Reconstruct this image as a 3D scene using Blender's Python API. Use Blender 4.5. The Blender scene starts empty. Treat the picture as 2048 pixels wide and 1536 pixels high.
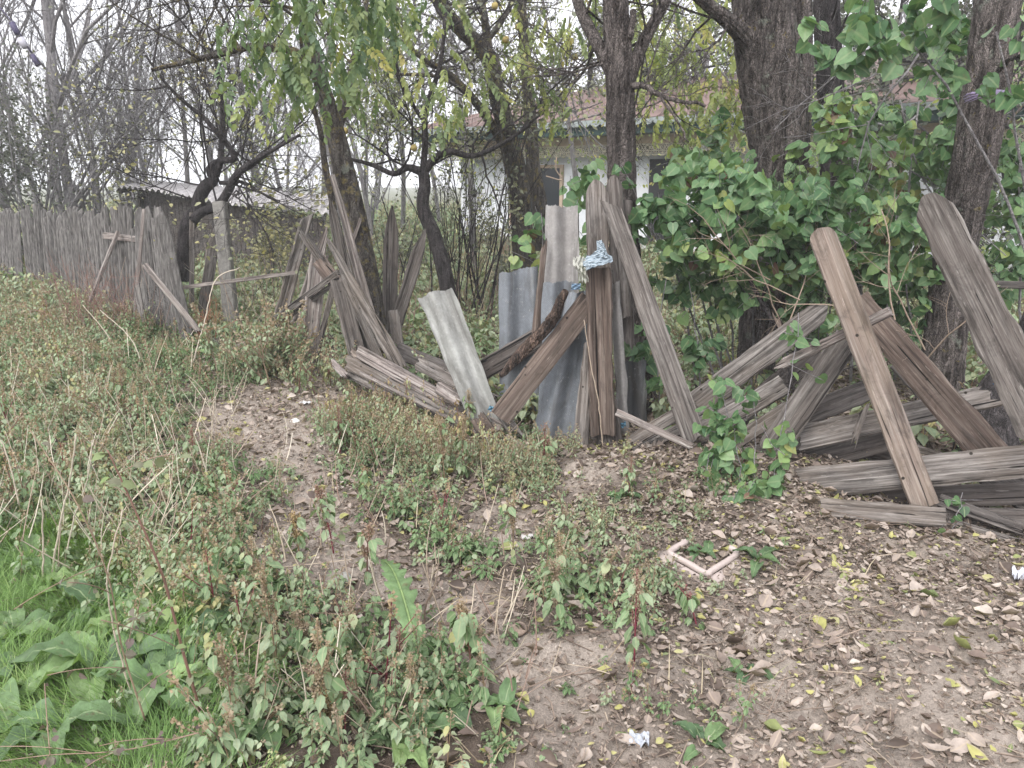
import bpy, math, random
import numpy as np
from mathutils import Matrix, Vector

# ------------------------------------------------------------------ camera
sc = bpy.context.scene
COL = sc.collection
F = 1500.0; CX = 1024.0; CY = 768.0; HCAM = 1.55; HORIZ = 365.0
PITCH = math.atan((CY - HORIZ) / F)
cam = bpy.data.cameras.new("camera"); cam.sensor_width = 36.0; cam.lens = 36.0 * F / 2048.0
cam.clip_start = 0.05; cam.clip_end = 600
camo = bpy.data.objects.new("camera", cam); COL.objects.link(camo)
camo.location = (0, 0, HCAM); camo.rotation_euler = (math.pi / 2 - PITCH, 0, 0)
sc.camera = camo
# ------------------------------------------------------------------ sky and light (bright overcast)
SUN_EL, SUN_ROT = 48.0, 215.0
w = bpy.data.worlds.new("World"); sc.world = w; w.use_nodes = True
nt = w.node_tree; nt.nodes.clear()
sky = nt.nodes.new("ShaderNodeTexSky"); sky.sky_type = 'NISHITA'; sky.sun_disc = False
sky.sun_elevation = math.radians(SUN_EL); sky.sun_rotation = math.radians(SUN_ROT)
sky.dust_density = 4.0; sky.air_density = 1.0; sky.ozone_density = 1.0
hs = nt.nodes.new("ShaderNodeHueSaturation"); hs.inputs['Saturation'].default_value = 0.12
mx = nt.nodes.new("ShaderNodeMixRGB"); mx.inputs[0].default_value = 0.55
mx.inputs[2].default_value = (10.5, 10.6, 11.2, 1)
bg = nt.nodes.new("ShaderNodeBackground"); bg.inputs[1].default_value = 0.11
ow = nt.nodes.new("ShaderNodeOutputWorld")
nt.links.new(sky.outputs[0], hs.inputs['Color']); nt.links.new(hs.outputs[0], mx.inputs[1])
nt.links.new(mx.outputs[0], bg.inputs[0]); nt.links.new(bg.outputs[0], ow.inputs[0])
sl = bpy.data.lights.new("sun", 'SUN'); sl.energy = 0.9; sl.angle = math.radians(25); sl.color = (1, 0.97, 0.93)
so = bpy.data.objects.new("sun", sl); COL.objects.link(so); so.location = (0, 0, 20)
so.rotation_euler = (math.radians(90 - SUN_EL), 0, math.radians(-28))
sc.view_settings.view_transform = 'Standard'; sc.view_settings.look = 'None'
sc.view_settings.exposure = 1.36; sc.view_settings.gamma = 1.0
try:
    sc.cycles.max_bounces = 5; sc.cycles.diffuse_bounces = 3; sc.cycles.transmission_bounces = 3
    sc.cycles.glossy_bounces = 2; sc.cycles.volume_bounces = 1; sc.cycles.use_denoising = True
except Exception: pass

# ------------------------------------------------------------------ pixel <-> world
cp, sp = math.cos(PITCH), math.sin(PITCH)
def ray(u, v):
    a = (CY - v) / F
    return (u - CX) / F, cp + a * sp, -sp + a * cp
def P(u, v, Y):
    x, y, z = ray(u, v); t = Y / y
    return np.array([x * t, Y, HCAM + z * t])
def depth(u, v, Y): return Y / ray(u, v)[1]
def G(u, v, z=0.0):
    x, y, zz = ray(u, v); t = (z - HCAM) / zz
    return np.array([x * t, y * t, z])
def proj(x, y, z=0.0):
    dz = z - HCAM
    f = y * cp - dz * sp; up = y * sp + dz * cp
    f = np.maximum(f, 0.05)
    return CX + F * x / f, CY - F * up / f
R = np.random.RandomState(7)
# ------------------------------------------------------------------ terrain
_mounds = []
for (u, v, a, r) in ((1180, 965, .05, .30), (1560, 960, .07, .45), (1280, 960, .05, .3), (650, 830, -.02, .3), (760, 740, .05, .35)):
    g = G(u, v); _mounds.append((g[0], g[1], a, r))
def hgt(x, y):
    x = np.asarray(x, float); y = np.asarray(y, float)
    h = .018 * np.sin(2.1 * x + 1.3 * y) + .012 * np.sin(4.3 * x - 2.9 * y + 1) + .008 * np.sin(9 * x + 7.7 * y) + .006 * np.sin(17 * x - 13 * y + 2) + .004 * np.sin(31 * x + 27 * y)
    h = h * np.clip(1 - (y - 12) / 30, .2, 1)
    for mx_, my_, a, r in _mounds:
        h = h + a * np.exp(-((x - mx_) ** 2 + (y - my_) ** 2) / (2 * r * r))
    return h
# ------------------------------------------------------------------ mesh helpers
class Acc:
    def __init__(s): s.V = []; s.L = []; s.T = []; s.tint = []; s.rib = []; s.mi = []; s.n = 0
    def add(s, V, faces, tint=0.0, rib=0.0, m=0):
        V = np.asarray(V, np.float32); n = len(V)
        s.V.append(V)
        s.tint.append(np.broadcast_to(np.asarray(tint, np.float32), (n,)))
        s.rib.append(np.broadcast_to(np.asarray(rib, np.float32), (n,)))
        for f in faces:
            f = np.asarray(f, np.int64)
            if f.size == 0: continue
            s.L.append((f + s.n).ravel()); s.T.append(np.full(len(f), f.shape[1], np.int32)); s.mi.append(np.full(len(f), m, np.int32))
        s.n += n
    def build(s, name, mats, parent=None, smooth=True, mw=None):
        me = bpy.data.meshes.new(name)
        if s.n:
            V = np.concatenate(s.V).astype(np.float32); L = np.concatenate(s.L).astype(np.int32); T = np.concatenate(s.T)
            me.vertices.add(len(V)); me.vertices.foreach_set("co", V.ravel())
            me.loops.add(len(L)); me.loops.foreach_set("vertex_index", L)
            me.polygons.add(len(T)); st = np.concatenate([[0], np.cumsum(T)[:-1]]).astype(np.int32)
            me.polygons.foreach_set("loop_start", st)
            me.polygons.foreach_set("material_index", np.concatenate(s.mi))
            me.polygons.foreach_set("use_smooth", np.full(len(T), smooth))
            at = me.attributes.new("tint", 'FLOAT', 'POINT'); at.data.foreach_set("value", np.concatenate(s.tint).astype(np.float32))
            at = me.attributes.new("rib", 'FLOAT', 'POINT'); at.data.foreach_set("value", np.concatenate(s.rib).astype(np.float32))
            me.update(calc_edges=True)
        if not isinstance(mats, (list, tuple)): mats = [mats]
        for m in mats: me.materials.append(m)
        o = bpy.data.objects.new(name, me); COL.objects.link(o)
        if mw is not None: o.matrix_world = mw
        if parent is not None: o.parent = parent
        return o
def tag(o, label=None, cat=None, group=None, kind=None):
    if label: o["label"] = label
    if cat: o["category"] = cat
    if group: o["group"] = group
    if kind: o["kind"] = kind
    return o
def empty(name, loc, label, cat, group=None):
    o = bpy.data.objects.new(name, None); COL.objects.link(o)
    o.empty_display_size = .1
    tag(o, label, cat, group)
    return o      # kept at the origin so children stay in world coordinates; moved at the end
def settle(root, loc):
    """put the empty at the thing's base, its children keep their place"""
    loc = Vector([float(c) for c in loc]); root.location = loc
    for ch in root.children: ch.matrix_parent_inverse = Matrix.Translation(-loc)
def nrmz(a):
    a = np.asarray(a, float); return a / np.maximum(np.linalg.norm(a, axis=-1, keepdims=True), 1e-9)

def tube(acc, pts, rad, n=6, tint=0.0, bark=0.0, cap=True, m=0, seed=0):
    pts = np.asarray(pts, float); k = len(pts)
    rad = np.broadcast_to(np.asarray(rad, float), (k,))
    T = nrmz(np.gradient(pts, axis=0)); mean = nrmz(T.mean(0))
    ref = np.eye(3)[np.argmin(np.abs(mean))]
    N = nrmz(np.cross(T, ref)); B = np.cross(T, N)
    a = np.linspace(0, 2 * np.pi, n, endpoint=False)
    rr = rad[:, None] * np.ones(n)[None, :]
    if bark:
        rs = np.random.RandomState(seed + 11)
        s = np.concatenate([[0], np.cumsum(np.linalg.norm(np.diff(pts, axis=0), axis=1))])
        d = 0
        for q in range(7):
            kf = rs.randint(3, 15); ph = rs.rand() * 6.28; wf = rs.uniform(-2, 2); wb = rs.uniform(3, 11)
            d = d + (1 - 2 * np.abs(np.sin(.5 * (kf * a[None] + ph + wf * s[:, None] + 1.1 * np.sin(wb * s[:, None] + q))))) / 7
        d = d + rs.uniform(-.25, .25, (k, n))
        d = d + .8 * np.sin(2 * a[None] + 1.3 * s[:, None] + rs.rand() * 6) * .5
        rr = rr * (1 + bark * d)
    V = pts[:, None, :] + rr[..., None] * (np.cos(a)[None, :, None] * N[:, None, :] + np.sin(a)[None, :, None] * B[:, None, :])
    V = V.reshape(-1, 3)
    i = np.arange(k - 1)[:, None] * n; j = np.arange(n)[None, :]; j2 = (j + 1) % n
    Fq = np.stack([i + j, i + j2, i + n + j2, i + n + j], -1).reshape(-1, 4)
    fs = [Fq]
    if cap: fs += [np.arange(n)[::-1][None, :], (np.arange(n) + (k - 1) * n)[None, :]]
    acc.add(V, fs, tint, 0, m)
def smooth_path(pts, rad, step=.05):
    """Catmull-Rom through control points -> dense path"""
    pts = np.asarray(pts, float); rad = np.asarray(rad, float)
    if len(pts) < 3:
        n = max(2, int(np.linalg.norm(pts[-1] - pts[0]) / step)); t = np.linspace(0, 1, n + 1)[:, None]
        return pts[0] * (1 - t) + pts[-1] * t, np.interp(t[:, 0], [0, 1], [rad[0], rad[-1]])
    Q = np.vstack([2 * pts[0] - pts[1], pts, 2 * pts[-1] - pts[-2]]); out = []; ro = []
    for i in range(len(pts) - 1):
        p0, p1, p2, p3 = Q[i:i + 4]; n = max(2, int(np.linalg.norm(p2 - p1) / step))
        for t in np.arange(n) / n:
            out.append(.5 * ((2 * p1) + (-p0 + p2) * t + (2 * p0 - 5 * p1 + 4 * p2 - p3) * t * t + (-p0 + 3 * p1 - 3 * p2 + p3) * t ** 3))
            ro.append(rad[i] * (1 - t) + rad[i + 1] * t)
    out.append(pts[-1]); ro.append(rad[-1])
    return np.array(out), np.array(ro)
def bez(a, b, c, n): # quadratic
    t = np.linspace(0, 1, n)[:, None]; return (1 - t) ** 2 * a + 2 * t * (1 - t) * b + t * t * c

# leaf templates: length 1 along +Y, width along X, normal +Z ; (V, faces, rib)
def T_heart(fold=.35):
    xs = [0, 0, 0, 0, .22, .44, .50, .36, -.22, -.44, -.50, -.36]; ys = [0.0, .30, .62, 1.0, -.10, .02, .30, .62, -.10, .02, .30, .62]
    V = np.array([[x, y, abs(x) * fold - .20 * y * y - .35 * x * x] for i, (x, y) in enumerate(zip(xs, ys))])
    return V, [np.array([[0, 4, 5, 1], [1, 6, 7, 2], [1, 9, 8, 0], [2, 11, 10, 1]]), np.array([[1, 5, 6], [2, 7, 3], [10, 9, 1], [3, 11, 2]])], np.array([1, 1, 1, 1, 0, 0, 0, 0, 0, 0, 0, 0.])
def T_oval(wd=.28, fold=.3, droop=.25):
    V = np.array([[0, 0, 0], [0, .45, 0], [0, 1, 0], [wd * .8, .2, 0], [wd, .58, 0], [-wd * .8, .2, 0], [-wd, .58, 0]], float)
    V[:, 2] = np.abs(V[:, 0]) * fold - droop * V[:, 1] ** 2
    return V, [np.array([[1, 3, 4], [1, 6, 5]])[:0], np.array([[0, 3, 1], [0, 1, 5]]), np.array([[1, 3, 4, 2], [1, 2, 6, 5]])], np.array([1, 1, 1, 0, 0, 0, 0.])
def T_diam(wd=.2, fold=.2):
    V = np.array([[0, 0, 0], [wd, .45, wd * fold], [0, 1, -.1], [-wd, .45, wd * fold]], float)
    return V, [np.array([[0, 1, 2], [0, 2, 3]])], np.array([1, 0, 1, 0.])
def T_oct(wd=.3, curl=.3, rs=R):   # litter leaf, curled
    a = [0, .25, .5, .75, 1]; ww = [0, .8, 1, .75, 0]
    V = []; 
    for s_, q in zip(a, ww): V += [[-wd * q, s_, 0], [0, s_, 0], [wd * q, s_, 0]]
    V = np.array(V, float); V[:, 2] = curl * (V[:, 0] ** 2 * 3) + curl * .6 * (V[:, 1] - .5) ** 2
    keep = [1, 3, 4, 5, 6, 7, 8, 9, 10, 11, 13]; V = V[keep]
    f4 = np.array([[1, 2, 5, 4], [2, 3, 6, 5], [4, 5, 8, 7], [5, 6, 9, 8]]); f3 = np.array([[0, 2, 1], [0, 3, 2], [7, 8, 10], [8, 9, 10]])
    return V, [f4, f3], (np.abs(V[:, 0]) < .01).astype(float)
def frames(Yd, Nd):
    Yd = nrmz(Yd); X = nrmz(np.cross(Yd, Nd)); Z = np.cross(X, Yd)
    return np.stack([X, Yd, Z], -1)      # (N,3,3) columns
def inst(acc, T, pos, Yd, Nd, scale, tint, m=0, dt=None, sx=None):
    V, Fs, rib = T[:3]; N = len(pos)
    if N == 0: return
    M = frames(Yd, Nd); scale = np.broadcast_to(np.asarray(scale, float), (N,))
    Vl = np.broadcast_to(V[None], (N,) + V.shape)
    if sx is not None: Vl = Vl * np.stack([sx, np.ones(N), np.ones(N)], -1)[:, None, :]
    W = np.einsum('nij,nkj->nki', M, Vl) * scale[:, None, None] + np.asarray(pos)[:, None, :]
    off = (np.arange(N) * len(V))[:, None, None]
    tt = np.broadcast_to(np.asarray(tint, float), (N,))[:, None] + (dt if dt is not None else (T[3] if len(T) > 3 else np.zeros(len(V))))[None]
    acc.add(W.reshape(-1, 3), [(f[None] + off).reshape(-1, f.shape[1]) for f in Fs if len(f)], tt.ravel(), np.tile(rib, N), m)
def inst_abs(acc, T, pos, yaw, scale, tint, lean=0.1, rs=R, m=0):
    """upright plant template (Z up): rotate by yaw, lean a little; tint: values >=0.6 stay (stems, heads)"""
    V, Fs, rib, dt = T; N = len(pos)
    if N == 0: return
    yaw = np.asarray(yaw); c, s = np.cos(yaw), np.sin(yaw)
    lx, ly = rs.normal(0, lean, N), rs.normal(0, lean, N)
    x = V[None, :, 0] * c[:, None] - V[None, :, 1] * s[:, None] + V[None, :, 2] * lx[:, None]
    y = V[None, :, 0] * s[:, None] + V[None, :, 1] * c[:, None] + V[None, :, 2] * ly[:, None]
    z = np.broadcast_to(V[None, :, 2], x.shape)
    W = np.stack([x, y, z], -1) * np.asarray(scale)[:, None, None] + pos[:, None, :]
    off = (np.arange(N) * len(V))[:, None, None]
    tt = np.where(dt[None] >= .6, dt[None], np.asarray(tint)[:, None] + dt[None])
    acc.add(W.reshape(-1, 3), [(f[None] + off).reshape(-1, f.shape[1]) for f in Fs if len(f)], tt.ravel(), np.tile(rib, N), m)
def as_template(acc):
    V = np.concatenate(acc.V); t = np.concatenate(acc.tint); r = np.concatenate(acc.rib)
    T = np.concatenate(acc.T); L = np.concatenate(acc.L); st = np.concatenate([[0], np.cumsum(T)[:-1]])
    Fs = []
    for k in np.unique(T):
        idx = st[T == k]; Fs.append(L[idx[:, None] + np.arange(k)[None]])
    return V, Fs, r, t
# ------------------------------------------------------------------ materials
def mat_new(name):
    m = bpy.data.materials.new(name); m.use_nodes = True; n = m.node_tree; n.nodes.clear()
    out = n.nodes.new("ShaderNodeOutputMaterial"); b = n.nodes.new("ShaderNodeBsdfPrincipled")
    n.links.new(b.outputs[0], out.inputs[0]); b.inputs['Specular IOR Level'].default_value = .25
    return m, n, b, out
class NT:
    def __init__(s, n): s.n = n
    def node(s, t, **kw):
        x = s.n.nodes.new(t)
        for k, v in kw.items(): setattr(x, k, v)
        return x
    def link(s, a, b): s.n.links.new(a, b)
    def coords(s, kind='Object', rnd=True):
        tc = s.node("ShaderNodeTexCoord"); o = tc.outputs[kind]
        if rnd:
            oi = s.node("ShaderNodeObjectInfo"); mu = s.node("ShaderNodeMath", operation='MULTIPLY'); mu.inputs[1].default_value = 37.0
            s.link(oi.outputs['Random'], mu.inputs[0]); va = s.node("ShaderNodeVectorMath", operation='ADD')
            s.link(o, va.inputs[0]); s.link(mu.outputs[0], va.inputs[1]); o = va.outputs[0]
        return o
    def noise(s, co, scale=(1, 1, 1), sc_=1.0, det=4, rough=.6, dist=0.0, fac=True):
        mp = s.node("ShaderNodeMapping"); mp.inputs['Scale'].default_value = scale; s.link(co, mp.inputs[0])
        t = s.node("ShaderNodeTexNoise"); t.inputs['Scale'].default_value = sc_; t.inputs['Detail'].default_value = det
        t.inputs['Roughness'].default_value = rough; t.inputs['Distortion'].default_value = dist
        s.link(mp.outputs[0], t.inputs['Vector']); return t.outputs[0]
    def ramp(s, f, stops, interp='LINEAR'):
        r = s.node("ShaderNodeValToRGB"); r.color_ramp.interpolation = interp; e = r.color_ramp.elements
        while len(e) < len(stops): e.new(.5)
        for i, (p, c) in enumerate(stops):
            e[i].position = p
            if not isinstance(c, (tuple, list)): c = (c, c, c)
            e[i].color = (c[0], c[1], c[2], 1)
        s.link(f, r.inputs[0]); return r.outputs[0]
    def mix(s, f, a, b, mode='MIX'):
        m = s.node("ShaderNodeMixRGB", blend_type=mode)
        for k, v in ((0, f), (1, a), (2, b)):
            if isinstance(v, (int, float)): m.inputs[k].default_value = v if k == 0 else (v, v, v, 1)
            elif isinstance(v, tuple): m.inputs[k].default_value = (v[0], v[1], v[2], 1)
            else: s.link(v, m.inputs[k])
        return m.outputs[0]
    def bump(s, h, strength=.5, dist=.01, prev=None):
        b = s.node("ShaderNodeBump"); b.inputs['Strength'].default_value = strength; b.inputs['Distance'].default_value = dist
        s.link(h, b.inputs['Height'])
        if prev is not None: s.link(prev, b.inputs['Normal'])
        return b.outputs[0]
    def attr(s, name):
        a = s.node("ShaderNodeAttribute"); a.attribute_name = name; return a.outputs['Fac']

def wood_mat(name, light, mid, dark, brown=None, bamt=.4):
    m, n, b, out = mat_new(name); T = NT(n); co = T.coords()
    fine = T.noise(co, (2.2, 75, 75), 1.0, 5, .65, .3)
    med = T.noise(co, (1.3, 15, 15), 1.0, 5, .65, 1.4)
    col = T.ramp(fine, [(.27, dark), (.47, mid), (.70, light)])
    c2 = T.ramp(med, [(.34, .42), (.50, 1.0), (.68, 1.3)])
    col = T.mix(1.0, col, c2, 'MULTIPLY')
    big = T.noise(co, (1.6, 4, 4), 1.0, 4, .6)
    if brown:
        bf = T.ramp(big, [(.42, 0.0), (.62, bamt)]); col = T.mix(bf, col, brown)
    blot = T.noise(co, (5, 11, 11), 1.0, 6, .75, 1.0)
    bl = T.ramp(blot, [(.30, .42), (.47, 1.0), (.62, 1.05), (.74, 1.55)])
    col = T.mix(.8, col, bl, 'MULTIPLY')
    pale = T.noise(co, (5, 45, 45), 2.0, 3, .7); pf = T.ramp(pale, [(.64, 0.0), (.72, .55)])
    col = T.mix(pf, col, tuple(min(1, c * 1.5) for c in light))
    crk = T.noise(co, (.8, 60, 60), 1.0, 2, .5, .8); cf = T.ramp(crk, [(.31, 1.0), (.37, 0.0)])
    col = T.mix(cf, col, tuple(c * .35 for c in dark))
    vo = T.node("ShaderNodeTexVoronoi"); vo.inputs['Scale'].default_value = 9.0; T.link(co, vo.inputs['Vector'])
    hf = T.ramp(vo.outputs['Distance'], [(.05, 1.0), (.085, 0.0)]); col = T.mix(hf, col, (.02, .016, .012))
    T.link(col, b.inputs['Base Color']); b.inputs['Roughness'].default_value = .85
    hh = T.mix(.5, fine, med); nb = T.bump(hh, .9, .006); nb = T.bump(T.ramp(crk, [(.3, 0.0), (.4, 1.0)]), .8, .005, nb)
    T.link(nb, b.inputs['Normal']); return m
GREYL, GREYM, GREYD = (.28, .258, .24), (.122, .108, .099), (.028, .024, .022)
W_grey = wood_mat("weathered_grey_wood", GREYL, GREYM, GREYD, (.163, .122, .089), .35)
W_purp = wood_mat("purplish_grey_wood", (.225, .208, .192), (.108, .094, .085), (.026, .022, .022), (.104, .085, .074), .4)
W_brown = wood_mat("brown_wood", (.215, .178, .152), (.108, .078, .064), (.031, .025, .022), (.081, .063, .052), .5)
W_pale = wood_mat("pale_wood", (.31, .272, .24), (.185, .145, .125), (.067, .053, .046), (.222, .174, .130), .4)
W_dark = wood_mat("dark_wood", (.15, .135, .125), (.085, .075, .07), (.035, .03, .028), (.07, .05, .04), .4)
W_sun = wood_mat("bleached_wood", (.36, .336, .312), (.19, .158, .145), (.048, .044, .041), (.192, .163, .133), .2)
WM = dict(grey=W_grey, purp=W_purp, brown=W_brown, pale=W_pale, dark=W_dark, sun=W_sun)

def leaf_mat(name, stops, rough=.5, transl=.3, ribc=None, spots=.0, interp='LINEAR', patch=.0):
    m, n, b, out = mat_new(name); T = NT(n)
    f = T.attr("tint"); col = T.ramp(f, stops, interp)
    co = T.coords('Object', False)
    nz = T.noise(co, (1, 1, 1), 45.0, 3, .6); col = T.mix(.55, col, T.ramp(nz, [(.3, .62), (.5, 1.0), (.7, 1.25)]), 'MULTIPLY')
    if patch:
        n2 = T.noise(co, (1, 1, 1), 2.3, 2, .5); col = T.mix(patch, col, T.ramp(n2, [(.35, .6), (.65, 1.3)]), 'MULTIPLY')
    if spots:
        n3 = T.noise(co, (1, 1, 1), 28.0, 2, .6); col = T.mix(T.ramp(n3, [(.64, 0.0), (.70, spots)]), col, (.16, .10, .06))
    if 'dock' in name:
        n4 = T.noise(co, (1, 1, 1), 9.0, 3, .6); col = T.mix(.6, col, T.ramp(n4, [(.35, .55), (.65, 1.2)]), 'MULTIPLY'); n5 = T.noise(co, (1, 1, 1), 120.0, 2, .6); T.link(T.bump(n5, .6, .004), b.inputs['Normal'])
    if ribc is not None:
        rf = T.ramp(T.attr("rib"), [(.80, 0.0), (1.0, .75)]); col = T.mix(rf, col, ribc)
    T.link(col, b.inputs['Base Color']); b.inputs['Roughness'].default_value = rough
    b.inputs['Specular IOR Level'].default_value = .35
    if transl:
        tr = T.node("ShaderNodeBsdfTranslucent"); mx_ = T.node("ShaderNodeMixShader"); mx_.inputs[0].default_value = transl
        tc = T.mix(1.0, col, (1.25, 1.3, .7), 'MULTIPLY'); T.link(tc, tr.inputs[0])
        T.link(b.outputs[0], mx_.inputs[1]); T.link(tr.outputs[0], mx_.inputs[2]); T.link(mx_.outputs[0], out.inputs[0])
    return m
# ramp: 0 dark green .2 grey green .35 light green .48 yellow green | >=.6 fixed: .62 ochre .72 tan-brown .85 red-brown 1 crimson
WEED = [(0, (.075, .14, .05)), (.12, (.135, .21, .095)), (.25, (.215, .285, .165)), (.36, (.30, .35, .235)), (.48, (.33, .34, .15)), (.56, (.38, .32, .15)), (.64, (.32, .21, .11)), (.75, (.32, .245, .185)), (.88, (.26, .14, .11)), (1, (.24, .05, .075))]
M_weed = leaf_mat("weed_leaves", WEED, .6, .22, (.30, .32, .19), .45, patch=.35)
M_lilac = leaf_mat("lilac_leaves", [(0, (.035, .085, .035)), (.35, (.075, .15, .062)), (.65, (.13, .22, .10)), (.85, (.20, .29, .095)), (.95, (.24, .26, .08)), (1, (.15, .085, .065))], .42, .25, (.2, .26, .13), .35)
M_pinn = leaf_mat("pinnate_leaves", [(0, (.07, .115, .06)), (.3, (.125, .185, .095)), (.6, (.20, .25, .11)), (.85, (.33, .36, .13)), (1, (.42, .37, .15))], .5, .40)
M_greyleaf = leaf_mat("dull_leaves", [(0, (.07, .08, .06)), (.5, (.14, .15, .105)), (.8, (.23, .235, .14)), (1, (.34, .31, .15))], .6, .25)
LIT = [(0, (.075, .055, .045)), (.18, (.15, .112, .092)), (.38, (.25, .20, .17)), (.58, (.36, .30, .26)), (.76, (.46, .405, .36)), (.82, (.36, .34, .17)), (.90, (.36, .34, .12)), (1, (.13, .17, .07))]
M_lit = leaf_mat("fallen_leaves", LIT, .65, .12, (.42, .34, .26), .4, patch=.25)
M_grass = leaf_mat("grass_blades", [(0, (.10, .19, .05)), (.6, (.19, .31, .09)), (1, (.30, .39, .15))], .5, .35)
M_dock = leaf_mat("dock_leaves", [(0, (.08, .14, .065)), (.5, (.15, .24, .105)), (1, (.25, .35, .14))], .45, .3, (.36, .43, .24), .5)
M_straw = leaf_mat("dry_stems", [(0, (.26, .20, .15)), (.5, (.38, .32, .25)), (1, (.48, .42, .34))], .7, .0)

def bark_mat(name, light, dark, lichen=0.0, lc=(.34, .27, .06), vs=1.0):
    m, n, b, out = mat_new(name); T = NT(n); co = T.coords('Object', False)
    pl = T.noise(co, (28 * vs, 28 * vs, 5 * vs), 1.0, 4, .6, .8)
    ri = T.noise(co, (60, 60, 14), 1.0, 4, .7)
    col = T.ramp(pl, [(.36, dark), (.5, tuple((a + c) / 2 for a, c in zip(light, dark))), (.64, light)])
    col = T.mix(.6, col, T.ramp(ri, [(.3, .55), (.7, 1.3)]), 'MULTIPLY')
    lg = T.noise(co, (2, 2, 1.2), 1.0, 3, .6); col = T.mix(.6, col, T.ramp(lg, [(.3, .7), (.7, 1.25)]), 'MULTIPLY')
    vo = T.node("ShaderNodeTexVoronoi"); vo.feature = 'DISTANCE_TO_EDGE'; mp = T.node("ShaderNodeMapping"); mp.inputs['Scale'].default_value = (24 * vs, 24 * vs, 5.5 * vs); wn = T.noise(co, (9, 9, 9), 1.0, 3, .6); wv = T.mix(.10, co, wn, 'ADD'); T.link(wv, mp.inputs[0]); T.link(mp.outputs[0], vo.inputs['Vector'])
    fur = T.ramp(vo.outputs['Distance'], [(.0, .38), (.14, 1.0), (.5, 1.18)]); col = T.mix(.0 if name[:3] in ('gre', 'far') else .85, col, fur, 'MULTIPLY')
    if lichen:
        l1 = T.noise(co, (1, 1, 1), 14.0, 5, .7); lf = T.ramp(l1, [(.56 - .1 * lichen, 0.0), (.66 - .1 * lichen, .75)]); col = T.mix(lf, col, lc)
        l2 = T.noise(co, (1, 1, 1), 8.0, 4, .7); lf = T.ramp(l2, [(.6, 0.0), (.68, .5)]); col = T.mix(lf, col, (.33, .36, .30))
    T.link(col, b.inputs['Base Color']); b.inputs['Roughness'].default_value = .9
    T.link(T.bump(ri, .7, .012, T.bump(T.mix(.35, fur, pl), 1.0, .045)), b.inputs['Normal']); return m
B_main = bark_mat("furrowed_bark", (.25, .215, .20), (.045, .036, .032))
B_big = bark_mat("big_trunk_bark", (.25, .215, .20), (.048, .04, .035), -.7)
B_lich = bark_mat("lichened_bark", (.20, .18, .16), (.05, .04, .035), .35, (.24, .19, .07))
B_dark = bark_mat("dark_bark", (.12, .105, .105), (.035, .03, .03))
B_grey = bark_mat("grey_twig_bark", (.44, .42, .42), (.27, .25, .255))
B_far = bark_mat("far_bark", (.36, .34, .35), (.24, .22, .23))
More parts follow.
